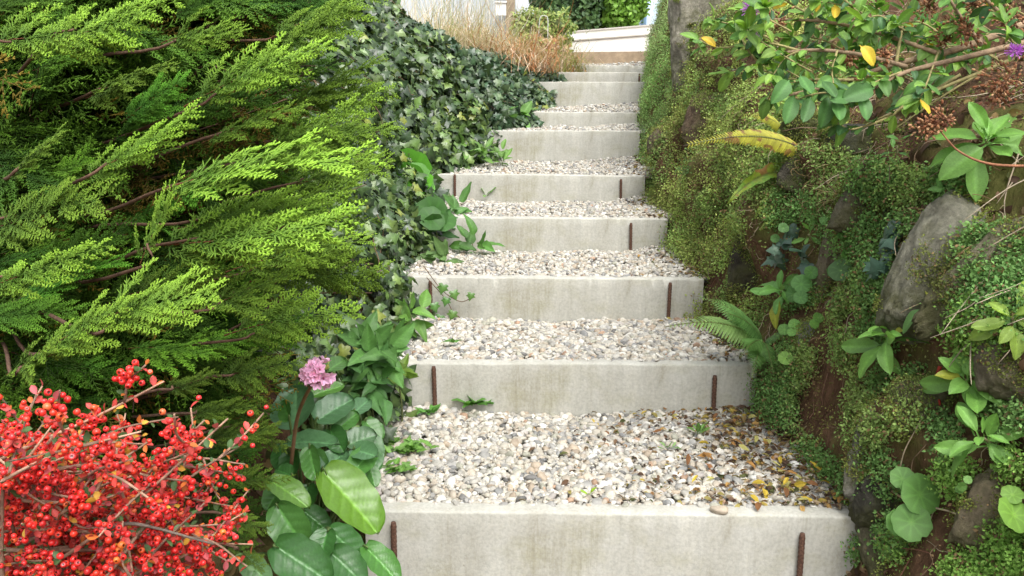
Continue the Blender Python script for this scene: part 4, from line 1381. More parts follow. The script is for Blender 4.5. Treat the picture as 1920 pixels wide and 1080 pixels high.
# ------------------------------------------------------------------ roots, dead stalks and litter on the bank
def litter(n, cols, ylo, yhi, lab, smin, smax, colr):
    P, N = sample_bank(n, colr, ylo, yhi)
    T = blade(1, lambda u: oval(u, 0.26), 5, 3, 0.2, 0.35)
    D = np.cross(N, rng.normal(size=(n, 3)))
    c = np.array(cols)[rng.integers(0, len(cols), n)] * U(0.6, 1.3, (n, 1))
    o = build('leaf_litter', scatter(T, frames(D, N + rng.normal(size=(n, 3)) * 0.5), P + N * 0.008, U(smin, smax, n), c), M_dry)
    tag(o, lab, 'leaf litter', kind='stuff')


DEAD = [(0.13, 0.075, 0.045), (0.20, 0.125, 0.075), (0.09, 0.055, 0.037), (0.32, 0.24, 0.15), (0.22, 0.15, 0.06), (0.15, 0.09, 0.06), (0.10, 0.11, 0.04)]
litter(4500, DEAD, 0.9, 4.8, 'brown dead leaf litter over the sloping soil under the shrub', 0.012, 0.04, (N_R0 + 34, N_R0 + 84))
litter(500, DEAD, 1.6, 3.4, 'dark leaf crumbs at the foot of the bank', 0.01, 0.03, (N_R0 - 1, N_R0 + 6))
litter(700, DEAD, 1.1, 2.1, 'brown needle and leaf litter under the cypress and broad leaves', 0.012, 0.05, (N_L - 40, N_L))
parts = []
for k in range(700):
    P, N = sample_bank(1, (N_R0 + 2, N_R0 + 66), 1.5, 4.0)
    p, nr = P[0], N[0]
    d = unit(np.array([-0.3, -0.2, -1.0]) + rng.normal(size=3) * 0.7)
    pts = [p + nr * 0.005]
    for s in range(4):
        q = pts[-1] + d * U(0.015, 0.04); d = unit(d + rng.normal(size=3) * 0.4)
        g, gn, _, _ = BVH.find_nearest(Vector(q))
        pts.append(0.4 * q + 0.6 * (np.array(g) + nr * U(0.003, 0.02)))
    pts = bez(pts, 3)
    c = np.array([(0.30, 0.20, 0.12), (0.20, 0.11, 0.07), (0.46, 0.37, 0.25), (0.17, 0.08, 0.05)][k % 4]) * U(0.7, 1.2)
    parts.append(tube(pts, np.linspace(0.0016, 0.0007, len(pts)), 4, c))
for k in range(150):                                    # dead twigs lying under the shrub
    P, N = sample_bank(1, (N_R0 + 34, N_R0 + 75), 1.6, 3.6)
    p, nr = P[0], N[0]
    d = unit(np.array([-1.0, -0.3, -0.35]) + rng.normal(size=3) * 0.45); d = unit(d - nr * (d @ nr) * 0.8)
    L = U(0.06, 0.22)
    q = bez([p + nr * 0.012, p + nr * 0.02 + d * L * 0.5 + rng.normal(size=3) * 0.008, p + nr * 0.012 + d * L], 4)
    parts.append(tube(q, np.linspace(0.0022, 0.0008, len(q)), 4, np.array([(0.36, 0.29, 0.20), (0.22, 0.15, 0.10), (0.46, 0.38, 0.27)][k % 3]) * U(0.7, 1.1)))
o = build('root_fibres', merge(parts), M_bark)
tag(o, 'fine root fibres and dead twigs strewn over the near bank', 'roots', kind='stuff')


def wire(pts, r, col, name, label, cat, off=0.02):
    Q = []
    for a in pts:
        if len(a) == 3: Q.append(at(*a))
        else:
            p, nr = hit(*a); Q.append(p + nr * off)
    Q = bez(Q, 6)
    return tag(build(name, tube(Q, np.linspace(r, r * 0.55, len(Q)), 6, col), M_bark), label, cat)


STR = (0.50, 0.40, 0.27)
wire([(1700, 405), (1706, 425), (1760, 415), (1830, 412)], 0.0022, STR, 'dead_stem', 'pale dead stem lying along the top of the big slab', 'stem')
wire([(1762, 957), (1800, 965), (1830, 985), (1850, 1010), (1868, 1020), (1874, 998), (1888, 990)], 0.0024, STR, 'dead_stem', 'pale looping dead stem near the bottom corner below round leaves', 'stem')
wire([(1684, 918), (1705, 945), (1718, 960)], 0.0028, (0.42, 0.29, 0.18), 'dead_stem', 'short tan stalk beside the large round leaf', 'stem')
wire([(1695, 880), (1712, 840), (1728, 800), (1736, 770)], 0.0018, STR, 'dead_stem', 'thin curved stalk above the large round leaves', 'stem')
wire([(1640, 795), (1658, 788), (1670, 780)], 0.0022, STR, 'dead_stem', 'short straw-coloured stalk lying on brown roots', 'stem')
wire([(1835, 912), (1860, 905), (1880, 900)], 0.0022, STR, 'dead_stem', 'straight straw stalk under the lowest leaf rosette', 'stem')
wire([(1778, 690), (1770, 720), (1766, 765)], 0.0048, (0.40, 0.05, 0.03), 'seed_stalk', 'dried red seed stalk hanging between the two near rosettes', 'seed stalk', 0.03)
o = []
for k in range(46):                                     # matted dead grass by the slab
    x, y = 1800 + U(-60, 90), 470 + U(-90, 130)
    p, nr = hit(x, y)
    d = unit(np.array([0.5, -0.2, -0.8]) + rng.normal(size=3) * 0.5)
    q = bez([p, p + nr * 0.03 + d * 0.03, p + nr * 0.025 + d * 0.07, p + d * 0.11], 4)
    o.append(tube(q, np.linspace(0.0013, 0.0006, len(q)), 4, np.array([(0.45, 0.35, 0.22), (0.34, 0.21, 0.12), (0.55, 0.46, 0.33)][k % 3])))
tag(build('dead_grass', merge(o), M_dry), 'tangled mat of dead grass beside the big upright slab', 'dead grass', kind='stuff')
o = []
for k in range(60):
    x, y = 1545 + U(-45, 35), 325 + U(-40, 60)
    p, nr = hit(x, y)
    d = unit(np.array([-0.2, -0.3, -0.8]) + rng.normal(size=3) * 0.7)
    q = bez([p, p + nr * 0.03 + d * 0.02, p + nr * 0.02 + d * 0.06], 4)
    o.append(tube(q, np.linspace(0.0016, 0.0007, len(q)), 4, np.array([(0.42, 0.34, 0.18), (0.30, 0.22, 0.1)][k % 2])))
tag(build('dead_grass', merge(o), M_dry), 'straw-coloured dead tuft under the yellow fern leaf', 'dead grass', kind='stuff')

# ------------------------------------------------------------------ leafy plants on the right-hand bank
LAN = [blade(1, lambda u, w=w: lance(u, w), 22, 9, 0.16, c, 0.018, rib=1.3, seed=k, bend=bd, vein=0.14) for k, (w, c, bd) in enumerate([(0.165, 0.3, 0.04), (0.185, 0.45, -0.05), (0.155, 0.1, 0.06), (0.20, 0.38, 0.0), (0.175, -0.1, -0.04), (0.17, 0.6, 0.03)])]
LAN_ME = [mesh_np('leaf', t[0], t[1], M_leaf, t[2]) for t in LAN]


def rosette(name, label, px, py, n, lpx, col, group, out=0.05, Y=None, face=None, spread=1.0, cat='plant'):
    p, nr = hit(px, py)
    if Y is not None: p = at(px, py, Y)
    root = p - nr * 0.03
    c = p + nr * out + [0, 0, 0.01]
    dist = np.linalg.norm(c - CAM)
    L = lpx * 0.88 / FPX * dist
    axis = unit(nr * 0.5 + [-0.1, -0.55, 0.75]) if face is None else unit(face)
    t = thing(name, label, cat, root, group)
    s = bez([root, (root + c) / 2 + [0, 0, -0.01], c], 5)
    build('stem', tube(s, np.linspace(0.004, 0.003, len(s)), 6, np.array([0.30, 0.28, 0.14])), M_leaf, t)
    ax = unit(np.cross(axis, [0.2, 0.3, 1])); ay = np.cross(axis, ax)
    for k in range(n):
        a = k * 2.4 + U(-0.6, 0.6)
        f = k / n
        el = -0.15 + 1.2 * f + U(-0.4, 0.4)             # young leaves in the middle stand up
        d = (ax * math.cos(a) + ay * math.sin(a)) * math.cos(el) * spread + axis * math.sin(el)
        ll = L * (1.12 - 0.5 * f) * U(0.65, 1.2)
        cc = np.array(col) * U(0.8, 1.2) * (1 + 0.25 * f)
        if U(0, 1) < 0.06: cc = np.array([0.34, 0.36, 0.05])
        M = mat4(frames(d, axis - d * 0.2 + rng.normal(size=3) * 0.3)[0], c + axis * (0.03 * f - 0.02) + rng.normal(size=3) * 0.006, float(ll))
        obj('leaf', LAN_ME[rng.integers(len(LAN_ME))], t, M, cc)
    return t


LB, LM = (0.16, 0.33, 0.065), (0.12, 0.27, 0.06)
gr = 'leaf rosettes growing on the bank'
rosette('leafy_plant', 'bright green leaf rosette high on the soil at the picture edge', 1865, 292, 16, 100, LB, gr, 0.06)
rosette('leafy_plant', 'light green leaf rosette in front of the big upright slab', 1712, 640, 15, 95, LB, gr, 0.07)
rosette('leafy_plant', 'light green leaf rosette above the red seed stalk', 1832, 728, 16, 88, LB, gr, 0.07)
rosette('leafy_plant', 'light green leaf rosette lowest of those at the picture edge', 1890, 842, 12, 75, LB, gr, 0.07)
rosette('seedling', 'small three-leaved seedling on the bare soil under the seed heads', 1683, 300, 5, 45, LM, gr, 0.03)
rosette('leafy_plant', 'mid green leafy plant growing behind the fern on the bank', 1490, 555, 13, 70, LM, gr, 0.05)
rosette('seedling', 'small bright seedling above the dangling dark ivy', 1528, 452, 6, 38, LB, gr, 0.03)
rosette('leafy_plant', 'yellow-green wavy-leaved plant beside the rough brown stone', 1905, 615, 10, 70, (0.24, 0.36, 0.06), gr, 0.04)
rosette('seedling', 'small pale seedling in the middle of the slab', 1745, 490, 4, 24, LM, gr, 0.02)
rosette('leafy_plant', 'pale upright shoot over the rosette before the slab', 1755, 590, 4, 70, (0.15, 0.30, 0.09), gr, 0.05, None, (0, -0.3, 1))
rosette('leafy_plant', 'green leaves at the soil top under the shrub twigs', 1785, 160, 7, 60, LM, gr, 0.05)
rosette('leafy_plant', 'dull green long leaves below the brown seed heads', 1740, 190, 7, 70, (0.13, 0.24, 0.08), gr, 0.04)
rosette('seedling', 'small green clump at the foot of the topmost rosette', 1780, 380, 6, 38, LM, gr, 0.03)

RND = [round_template(k) for k in range(4)]
RND_ME = [mesh_np('leaf', t[0], t[1], M_leaf, t[2]) for t in RND]


def pennywort(label, leaves, col, group='pennyworts on the bank'):
    p0, n0 = hit(leaves[0][0], leaves[0][1])
    t = thing('pennywort', label, 'pennywort', p0, group)
    for px, py, d in leaves:
        p, nr = hit(px, py)
        c = p + nr * 0.02 + unit(CAM - p) * U(0.045, 0.065)
        dist = np.linalg.norm(c - CAM)
        r = d / FPX * dist / 2
        up = unit(np.array([-0.15, -0.75, 0.5]) + rng.normal(size=3) * 0.22)
        M = mat4(frames(np.cross(up, rng.normal(size=3)), up)[0], c, float(r))
        lo = obj('leaf', RND_ME[rng.integers(4)], t, M, np.array(col) * U(0.8, 1.2))
        s = bez([p + [0, 0, -0.02], p + nr * 0.01 + [0.004, 0, -0.012], c - up * 0.08 * r], 4)
        g = tube(s, 0.0015, 5, (0.28, 0.32, 0.12))
        Vl = (np.array(M.inverted()) @ np.concatenate([g[0], np.ones((len(g[0]), 1))], 1).T).T[:, :3]
        obj('stalk', mesh_np('stalk', Vl, g[1], M_leaf, g[2]), lo, M)


pennywort('large round light green pennywort leaves above the bottom ground cover', [(1736, 925, 68), (1702, 893, 42), (1722, 982, 62), (1700, 980, 45)], (0.16, 0.34, 0.08))
pennywort('round pennywort leaf pair cut by the picture edge', [(1908, 972, 60), (1915, 932, 34)], (0.19, 0.36, 0.06))
pennywort('scattered tiny pennywort leaves on the brown upper stones', [(1475, 430, 20), (1460, 447, 16), (1557, 413, 16), (1598, 472, 16), (1590, 440, 13)], (0.12, 0.27, 0.07))
pennywort('clustered pennywort leaves on top of the plant behind the fern', [(1513, 535, 36), (1498, 553, 30), (1512, 556, 26), (1525, 512, 26)], (0.13, 0.30, 0.08))
pennywort('pennywort leaves hanging beside the small grey wedge stone', [(1540, 598, 20), (1532, 612, 18), (1498, 614, 22), (1482, 620, 24), (1492, 630, 20)], (0.16, 0.34, 0.07))
pennywort('single folded pennywort leaf on a bent stalk over bare soil', [(1587, 508, 40), (1575, 515, 26)], (0.14, 0.28, 0.10))
pennywort('single pennywort leaf low in the moss under the grey wedge stone', [(1485, 672, 26), (1470, 545, 18)], (0.18, 0.34, 0.06))
pennywort('small pennywort leaves by the lowest rosette', [(1815, 905, 16), (1806, 915, 14), (1828, 895, 14)], (0.15, 0.3, 0.07))

# small dark ivy trailing on the near bank
def ivy_sprig(label, pts, size, cols, per=3):
    Q, NR = [], []
    for a in pts:
        p, nr = hit(*a); Q.append(p + nr * 0.03); NR.append(nr)
    t = thing('ivy_sprig', label, 'ivy', Q[0], 'ivy sprigs')
    s = bez(Q, 6)
    build('stem', tube(s, np.linspace(0.0025, 0.0013, len(s)), 5, (0.13, 0.10, 0.06)), M_bark, t)
    mes = [mesh_np('leaf', x[0], x[1], M_ivy, x[2]) for x in IVY]
    for k in range(len(pts) * per):
        j = min(len(s) - 1, int((k + 0.5) / (len(pts) * per) * len(s)))
        nr = unit(NR[min(len(NR) - 1, j // 6)] + [-0.2, -0.6, 0.5] + rng.normal(size=3) * 0.35)
        d = unit(rng.normal(size=3) * 0.7 + [-0.2, -0.1, -0.6])
        obj('leaf', mes[k % 4], t, mat4(frames(d, nr)[0], s[j] + nr * 0.01, float(size * U(0.7, 1.25))), np.array(cols[k % len(cols)]) * U(0.8, 1.3))


BLU = [(0.06, 0.125, 0.08), (0.085, 0.16, 0.10), (0.05, 0.10, 0.07)]
ivy_sprig('blue-green ivy sprig dangling left of the brown upright stone', [(1490, 440), (1478, 470), (1468, 500)], 0.055, BLU)
ivy_sprig('blue-green ivy sprig beside the big upright slab', [(1700, 425), (1690, 450), (1680, 485), (1672, 520)], 0.052, BLU)
ivy_sprig('dark ivy sprig between seedling and brown stone', [(1510, 480), (1520, 500)], 0.05, BLU, 3)

# fern
def frond_geo(B, T, N, wid, col, npin=26, fat=1.0):
    B, T = np.asarray(B), np.asarray(T)
    L = np.linalg.norm(T - B)
    R = frames(T - B, N)[0]
    parts = []
    s = np.linspace(0, 1, 14)
    ax = np.stack([0.04 * np.sin(s * 3), s, 0.22 * s * (1 - s) * 1.6 - 0.10 * s * s], 1)
    parts.append(tube(ax, np.linspace(0.009, 0.003, 14), 5, (0.22, 0.24, 0.08)))
    pin = blade(1, lambda u: fat * 0.085 * (1 - u) ** 0.5 * (1 + 0.5 * np.abs(np.sin(u * 22))) + 0.005, 18, 3, 0.15, 0.25, rib=0.8)
    D, NN, TT, S = [], [], [], []
    for k in range(npin):
        t = 0.1 + 0.88 * k / npin
        p = [np.interp(t, s, ax[:, i]) for i in range(3)]
        ln = wid * math.sin(min(1, 0.18 + t * 1.0) ** 0.75 * math.pi * 0.98) ** 0.8 + 0.02
        for sd in (-1, 1):
            D.append([sd, 0.42 + 0.3 * t, -0.12]); NN.append([0, 0, 1.0]); TT.append(p); S.append(ln * U(0.9, 1.1))
    parts.append(scatter(pin, frames(np.array(D), np.array(NN)), np.array(TT), np.array(S), np.tile(col, (len(D), 1)) * U(0.8, 1.2, (len(D), 1))))
    V, F, C = merge(parts)
    return (R @ (V * L).T).T + B, F, C


fb = hit(1440, 640)[0] + np.array([-0.02, -0.02, 0])
fern = thing('fern', 'green feathery fern arching from the bank over the second tread', 'fern', fb)
for (tx, ty, dY, wd, cl) in [(1258, 600, -0.12, 0.16, (0.30, 0.48, 0.15)), (1316, 548, 0.0, 0.21, (0.20, 0.40, 0.11)), (1345, 575, -0.1, 0.18, (0.15, 0.32, 0.08)), (1415, 700, -0.2, 0.2, (0.15, 0.30, 0.08)), (1395, 660, -0.2, 0.2, (0.16, 0.33, 0.08)), (1500, 610, -0.1, 0.18, (0.15, 0.3, 0.08)), (1455, 690, -0.22, 0.18, (0.14, 0.28, 0.07))]:
    build('frond', frond_geo(fb, at(tx, ty, fb[1] + dY), (0.1, -0.5, 0.8), wd, cl), M_leaf, fern)

# strap-leaved ferns
STP = lambda w: (lambda u: np.where(u < 0.12, 0.12 + u * 5, 1).clip(0.12, 1) * w * np.clip(np.sin(np.clip(u * 0.93 + 0.05, 0, 1) ** 0.42 * math.pi), 0, 1) ** 0.85 * (1 + 0.12 * np.sin(u * 31) + 0.16 * (((u * 26) % 1.0) - 0.5)) + 0.003)


def strap_fern(label, leaves):
    p0, _ = hit(leaves[0][0][0] + 8, leaves[0][0][1] + 10)
    t = thing('strap_fern', label, 'fern', p0, 'strap-leaved ferns on the bank')
    for k, (a, b, w, Y, dY, c, e) in enumerate(leaves):
        A, B_ = at(*a, Y), at(*b, Y + dY)
        L = np.linalg.norm(B_ - A)
        g = blade(1, STP(w / 2 / math.hypot(a[0] - b[0], a[1] - b[1])), 90, 9, 0.22, 0.16, 0.02, c, 0.45, k, e, bend=0.09 * (1 if k % 2 == 0 else -0.6), vein=-0.25)
        sp = vnoise(g[0] * [1, 1, 0] + k * 3.7, 9, 61) * 0.6 + vnoise(g[0] * [1, 1, 0] + k, 28, 62) * 0.4
        cc = np.where((sp > 0.60)[:, None], np.array([[0.30, 0.16, 0.05]]), np.where((sp < 0.36)[:, None], g[2] * [0.75, 1.0, 1.0], g[2]))
        me = mesh_np('leaf', g[0], g[1], M_leaf, cc)
        obj('leaf', me, t, mat4(frames(B_ - A, np.array([0.1, -0.85, 0.5]))[0], A, float(L)))
    return t


YEL, YG = (0.42, 0.42, 0.04), (0.26, 0.38, 0.05)
Yh = np.linalg.norm(hit(1500, 275)[0][:2]) - 0.12
yf = thing('yellow_fern', 'yellowed fern with one long browning frond pointing towards the path', 'fern', hit(1512, 290)[0], 'strap-leaved ferns on the bank')
for (a, b, w, Y, dY, c, npn) in [((1508, 284), (1300, 263), 0.072, Yh, -0.25, (0.46, 0.44, 0.045), 44), ((1466, 240), (1398, 213), 0.13, Yh + 0.1, -0.1, (0.42, 0.42, 0.05), 24), ((1510, 262), (1545, 240), 0.18, Yh, 0.0, (0.26, 0.38, 0.05), 16)]:
    g = frond_geo(at(*a, Y), at(*b, Y + dY), (0.05, -0.9, 0.45), w, c, npn, 1.6)
    sp = vnoise(g[0], 45, 61)[:, None]
    build('frond', (g[0], g[1], np.where(sp > 0.66, g[2] * [0.62, 0.38, 0.9], g[2])), M_leaf, yf)
Yh2 = np.linalg.norm(hit(1470, 350)[0][:2]) - 0.1
strap_fern('lime green strap fern drooping below the yellowed one', [((1480, 318), (1372, 372), 24, Yh2, -0.15, (0.30, 0.40, 0.05), YG), ((1486, 345), (1432, 425), 26, Yh2, -0.15, (0.24, 0.34, 0.07), (0.36, 0.36, 0.10)), ((1490, 330), (1420, 405), 22, Yh2, -0.1, YG, YG), ((1620, 405), (1572, 428), 16, Yh2 - 0.2, -0.05, (0.3, 0.36, 0.08), YG)])

# ------------------------------------------------------------------ shrub with purple flowers and brown seed heads, top right
HB = np.array([1.75, 2.35, 1.15])
heb = thing('flowering_shrub', 'sprawling oval-leaved shrub with purple flowers and brown seed heads', 'shrub', HB)
OV = [blade(1, lambda u, w=w: oval(u, w), 14, 7, 0.16, c, 0.015, rib=1.35, seed=k, vein=0.12) for k, (w, c) in enumerate([(0.24, 0.3), (0.21, 0.1), (0.26, 0.5), (0.22, -0.1)])]
STEMS = [([(1960, 30, 2.2), (1800, 90, 2.15), (1680, 120, 2.15), (1560, 160, 2.2), (1480, 178, 2.2)], 0.010), ([(1960, 70, 2.1), (1820, 105, 2.05), (1700, 135, 2.05), (1640, 165, 2.0), (1590, 195, 1.98)], 0.008),
         ([(1900, 110, 2.1), (1720, 185, 2.05), (1665, 220, 2.02), (1600, 242, 2.0), (1572, 232, 2.0)], 0.0045), ([(1700, 125, 2.1), (1600, 100, 2.1), (1500, 95, 2.15), (1420, 115, 2.2), (1370, 135, 2.25)], 0.0055),
         ([(1760, 100, 2.1), (1640, 60, 2.2), (1540, 40, 2.25), (1440, 35, 2.3), (1405, 22, 2.3)], 0.0055), ([(1500, 95, 2.15), (1430, 80, 2.2), (1350, 90, 2.3), (1310, 75, 2.35)], 0.0035), ([(1600, 150, 2.1), (1520, 150, 2.1), (1460, 160, 2.1), (1440, 185, 2.1)], 0.004),
         ([(1640, 60, 2.2), (1600, 15, 2.2), (1560, -20, 2.2)], 0.0045), ([(1840, 85, 2.1), (1800, 30, 2.1), (1770, -20, 2.1)], 0.006), ([(1900, 50, 2.0), (1860, 10, 2.0), (1830, -20, 2.0)], 0.006), ([(1540, 40, 2.25), (1480, 5, 2.3), (1450, -20, 2.3)], 0.0035),
         ([(1680, 120, 2.1), (1690, 60, 2.15), (1700, 10, 2.2), (1720, -20, 2.2)], 0.0045), ([(1590, 195, 1.98), (1560, 175, 1.98), (1520, 178, 2.0), (1490, 190, 2.0)], 0.003), ([(1690, 135, 2.05), (1650, 150, 2.0), (1620, 165, 1.98)], 0.003),
         ([(1760, 95, 2.1), (1740, 150, 2.0), (1725, 185, 1.95)], 0.003), ([(1500, 95, 2.15), (1470, 110, 2.15), (1450, 140, 2.1)], 0.003), ([(1570, 95, 2.1), (1560, 130, 2.05), (1565, 170, 2.0)], 0.003), ([(1940, 95, 1.9), (1900, 80, 1.9), (1885, 45, 1.9)], 0.004),
         ([(1960, 312, 1.85), (1860, 308, 1.82), (1800, 285, 1.82), (1763, 246, 1.83)], 0.0035), ([(1700, 60, 2.15), (1650, 30, 2.15), (1620, 40, 2.1)], 0.003), ([(1420, 115, 2.2), (1400, 90, 2.2), (1385, 60, 2.25)], 0.003),
         ([(1800, 140, 2.1), (1700, 200, 2.1), (1640, 225, 2.1)], 0.004), ([(1850, 130, 2.15), (1760, 185, 2.12), (1680, 240, 2.1)], 0.0035)]
HB[2] = bank_top(*[float(v) for v in (960 + FPX * HB[0] / HB[1], 200, HB[1])])[2] - 0.03
for x, y, Y in ((1960, 30, 2.2), (1960, 70, 2.1), (1960, 312, 1.85)):
    e = at(x, y, Y)
    q = bez([HB, HB * 0.5 + e * 0.5 + [0, 0, 0.06], e, e + (e - HB) * 0.02], 6)
    build('stem', tube(q, np.linspace(0.016, 0.009 if y < 300 else 0.0035, len(q)), 8, (0.28, 0.20, 0.13)), M_bark, heb)
for k in range(44):                                           # side shoots filling the crown
    x, y, Y = U(1400, 1900), U(-20, 150), U(2.05, 2.6)
    dx, dy = U(-70, 10), U(-55, 35)
    STEMS.append(([(x + 60, y + 30, Y), (x + 20, y + 8, Y), (x + dx * 0.5, y + dy * 0.5, Y), (x + dx, y + dy, Y - 0.05)], 0.0026))
T_, D_, N_, S_, C_ = [], [], [], [], []
GRN = [(0.075, 0.17, 0.04), (0.10, 0.22, 0.045), (0.05, 0.125, 0.04), (0.15, 0.28, 0.05), (0.20, 0.34, 0.05)]
for k, (pts, r) in enumerate(STEMS):
    s = bez([at(*p) for p in pts], 8)
    c = np.array((0.30, 0.21, 0.13)) if r > 0.0045 else np.array((0.30, 0.26, 0.11))
    if k == 18: c = np.array((0.34, 0.15, 0.08))
    build('stem', tube(s, np.linspace(r, max(0.0014, r * 0.4), len(s)), 7, c * U(0.8, 1.15)), M_bark, heb)
    if k in (18, 21, 22): continue
    n = len(s)
    lo = 0.45 if r > 0.006 else 0.25
    npair = int(5 + 9 * np.linalg.norm(s[-1] - s[0]))
    for j in range(npair):
        f = lo + (1 - lo) * (j + U(0, 0.6)) / npair
        i = min(n - 2, int(f * n))
        tg = unit(s[i + 1] - s[i])
        a = rng.normal(size=3); sd = unit(np.cross(tg, a))
        for q in (-1, 1):
            d = unit(sd * q + tg * U(0.3, 1.0) + [0, -0.15, -0.25])
            T_.append(s[i]); D_.append(d); N_.append(np.array([-0.1, -0.5, 0.9]) + rng.normal(size=3) * 0.35)
            S_.append(U(0.028, 0.056)); C_.append(np.array(GRN[rng.integers(5)]) * U(0.8, 1.25))
    for q in range(5):                                        # terminal rosette
        T_.append(s[-1]); D_.append(unit(unit(s[-1] - s[-3]) + rng.normal(size=3) * 0.55)); N_.append(np.array([0, -0.5, 0.9]) + rng.normal(size=3) * 0.3)
        S_.append(U(0.035, 0.06)); C_.append(np.array(GRN[3 + q % 2]) * U(0.9, 1.2))
for (x, y, dx, dy) in [(1488, 178, -8, 48), (1520, 182, -12, 46), (1553, 180, 0, 48), (1568, 182, 4, 48), (1612, 178, 22, 40), (1600, 178, -40, 8), (1480, 150, -20, 30), (1500, 140, 20, 40), (1640, 165, -50, 12), (1540, 150, 30, 30)]:
    A, B_ = at(x, y, 1.95), at(x + dx, y + dy, 1.9)
    T_.append(A); D_.append(B_ - A); N_.append(np.array([0.1, -0.9, 0.4])); S_.append(np.linalg.norm(B_ - A) * 0.98); C_.append(np.array((0.075, 0.185, 0.045)) * U(0.8, 1.25))
for k in range(9):
    j = rng.integers(len(C_)); C_[j] = np.array((0.62, 0.42, 0.03))
T_, D_, N_, S_, C_ = map(np.array, (T_, D_, N_, S_, C_))
pick_parts('leaf', OV, M_leaf, heb, T_, frames(D_, N_), S_, C_, 300, 'foliage')
ye = at(1612, 85, 1.9); yb = at(1640, 108, 1.88)
obj('leaf', mesh_np('leaf', *OV[2][:2], M_leaf, OV[2][2]), heb, mat4(frames(yb - ye, (0, -0.9, 0.3))[0], ye, 0.055), (0.75, 0.55, 0.06))['label'] = 'yellow leaf'


def seed_head(px, py, Y, d, n=70):
    c = at(px, py, Y); r = d / FPX * Y / 2
    v = (icosphere(1)[0] * [0.5, 0.9, 0.5], icosphere(1)[1], np.ones((42, 3)))
    P = c + rng.normal(size=(n, 3)) * r * [0.5, 0.45, 0.5]
    cc = np.array([(0.26, 0.10, 0.045), (0.36, 0.17, 0.08), (0.17, 0.07, 0.04), (0.44, 0.25, 0.13)])[rng.integers(0, 4, n)]
    g = [scatter(v, frames(P - c + rng.normal(size=(n, 3)) * 0.003, rng.normal(size=(n, 3))), P, U(0.0035, 0.006, n), cc)]
    for k in range(14): g.append(tube(np.array([c + [0.004, 0, -0.008], (c + P[k]) / 2, P[k]]), 0.0007, 4, (0.30, 0.16, 0.08)))
    build('seed_head', merge(g), M_bark, heb)['kind'] = 'stuff'


for a in [(1893, 35, 1.95, 55, 90), (1885, 150, 1.9, 80, 150), (1815, 62, 2.05, 45, 70), (1790, 50, 2.1, 40), (1768, 222, 1.83, 40, 60), (1735, 238, 1.84, 45, 80), (1750, 232, 1.84, 30, 40), (1458, 42, 2.2, 32, 50), (1830, 8, 2.05, 35), (1620, 155, 2.1, 40), (1590, 110, 2.15, 30), (1740, 12, 2.15, 40), (1870, 175, 1.92, 50, 80), (1770, 70, 2.1, 35), (1660, 105, 2.1, 28)]:
    seed_head(*a)


def purple(px, py, Y, d, c):
    o = at(px, py, Y); r = d / FPX * Y / 2
    n = 120
    dd = unit(rng.normal(size=(n, 3)) + [0, -0.3, 0.5])
    T = blade(1, lambda u: 0.06 + 0 * u, 4, 3, 0.1, 0.2)
    build('flower', scatter(T, frames(dd, rng.normal(size=(n, 3))), np.tile(o, (n, 1)) + dd * r * 0.25 * [1, 1, 1], U(0.5, 0.85, n) * r, np.tile(c, (n, 1)) * U(0.75, 1.25, (n, 1))), M_petal, heb)


purple(1410, 16, 2.2, 40, (0.50, 0.22, 0.62)); purple(1412, 72, 2.2, 28, (0.30, 0.20, 0.34)); purple(1903, 97, 1.85, 34, (0.46, 0.14, 0.60)); purple(1465, 125, 2.2, 16, (0.5, 0.4, 0.6))

# ------------------------------------------------------------------ smaller plants on the left and on the gravel
lg = 'small plants along the ivy edge'


def left_plant(name, label, px, py, Y, n, lpx, col, mesh_set, mat_, h, face=(0.25, -0.6, 0.75), cat='plant', el0=0.1, tall=0.0):
    c = at(px, py, Y)
    hp_, _ = hit(px, py)
    if hp_[1] - 0.16 < Y: Y = max(hp_[1] - 0.16, 1.9); c = at(px, py, Y)
    q, _, _, _ = BVH.ray_cast(Vector((c[0], c[1], 6)), Vector((0, 0, -1)))
    root = np.array([c[0], c[1] + 0.02, q[2] if q else c[2] - h])
    t = thing(name, label, cat, root, lg)
    L = lpx / FPX * Y
    axis = unit(face); ax = unit(np.cross(axis, [0.2, 0.3, 1])); ay = np.cross(axis, ax)
    s = bez([root, (root + c) / 2 + [0.01, 0, 0], c], 5)
    build('stem', tube(s, np.linspace(0.004, 0.002, len(s)), 5, (0.16, 0.18, 0.07)), M_leaf, t)
    for k in range(n):
        a = k * 2.4 + U(-0.4, 0.4); f = k / n
        el = el0 + 0.8 * f + U(-0.45, 0.35)
        d = (ax * math.cos(a) + ay * math.sin(a)) * math.cos(el) + axis * math.sin(el)
        cc = np.array(col) * U(0.75, 1.25)
        base = c - axis * tall * (1 - f) + (ax * math.cos(a) + ay * math.sin(a)) * tall * 0.25
        base = base + rng.normal(size=3) * L * 0.22
        obj('leaf', mesh_set[rng.integers(len(mesh_set))], t, mat4(frames(d, axis - d * 0.3 + rng.normal(size=3) * 0.3)[0], base, float(L * U(0.75, 1.2) * (1.1 - 0.3 * f))), cc)


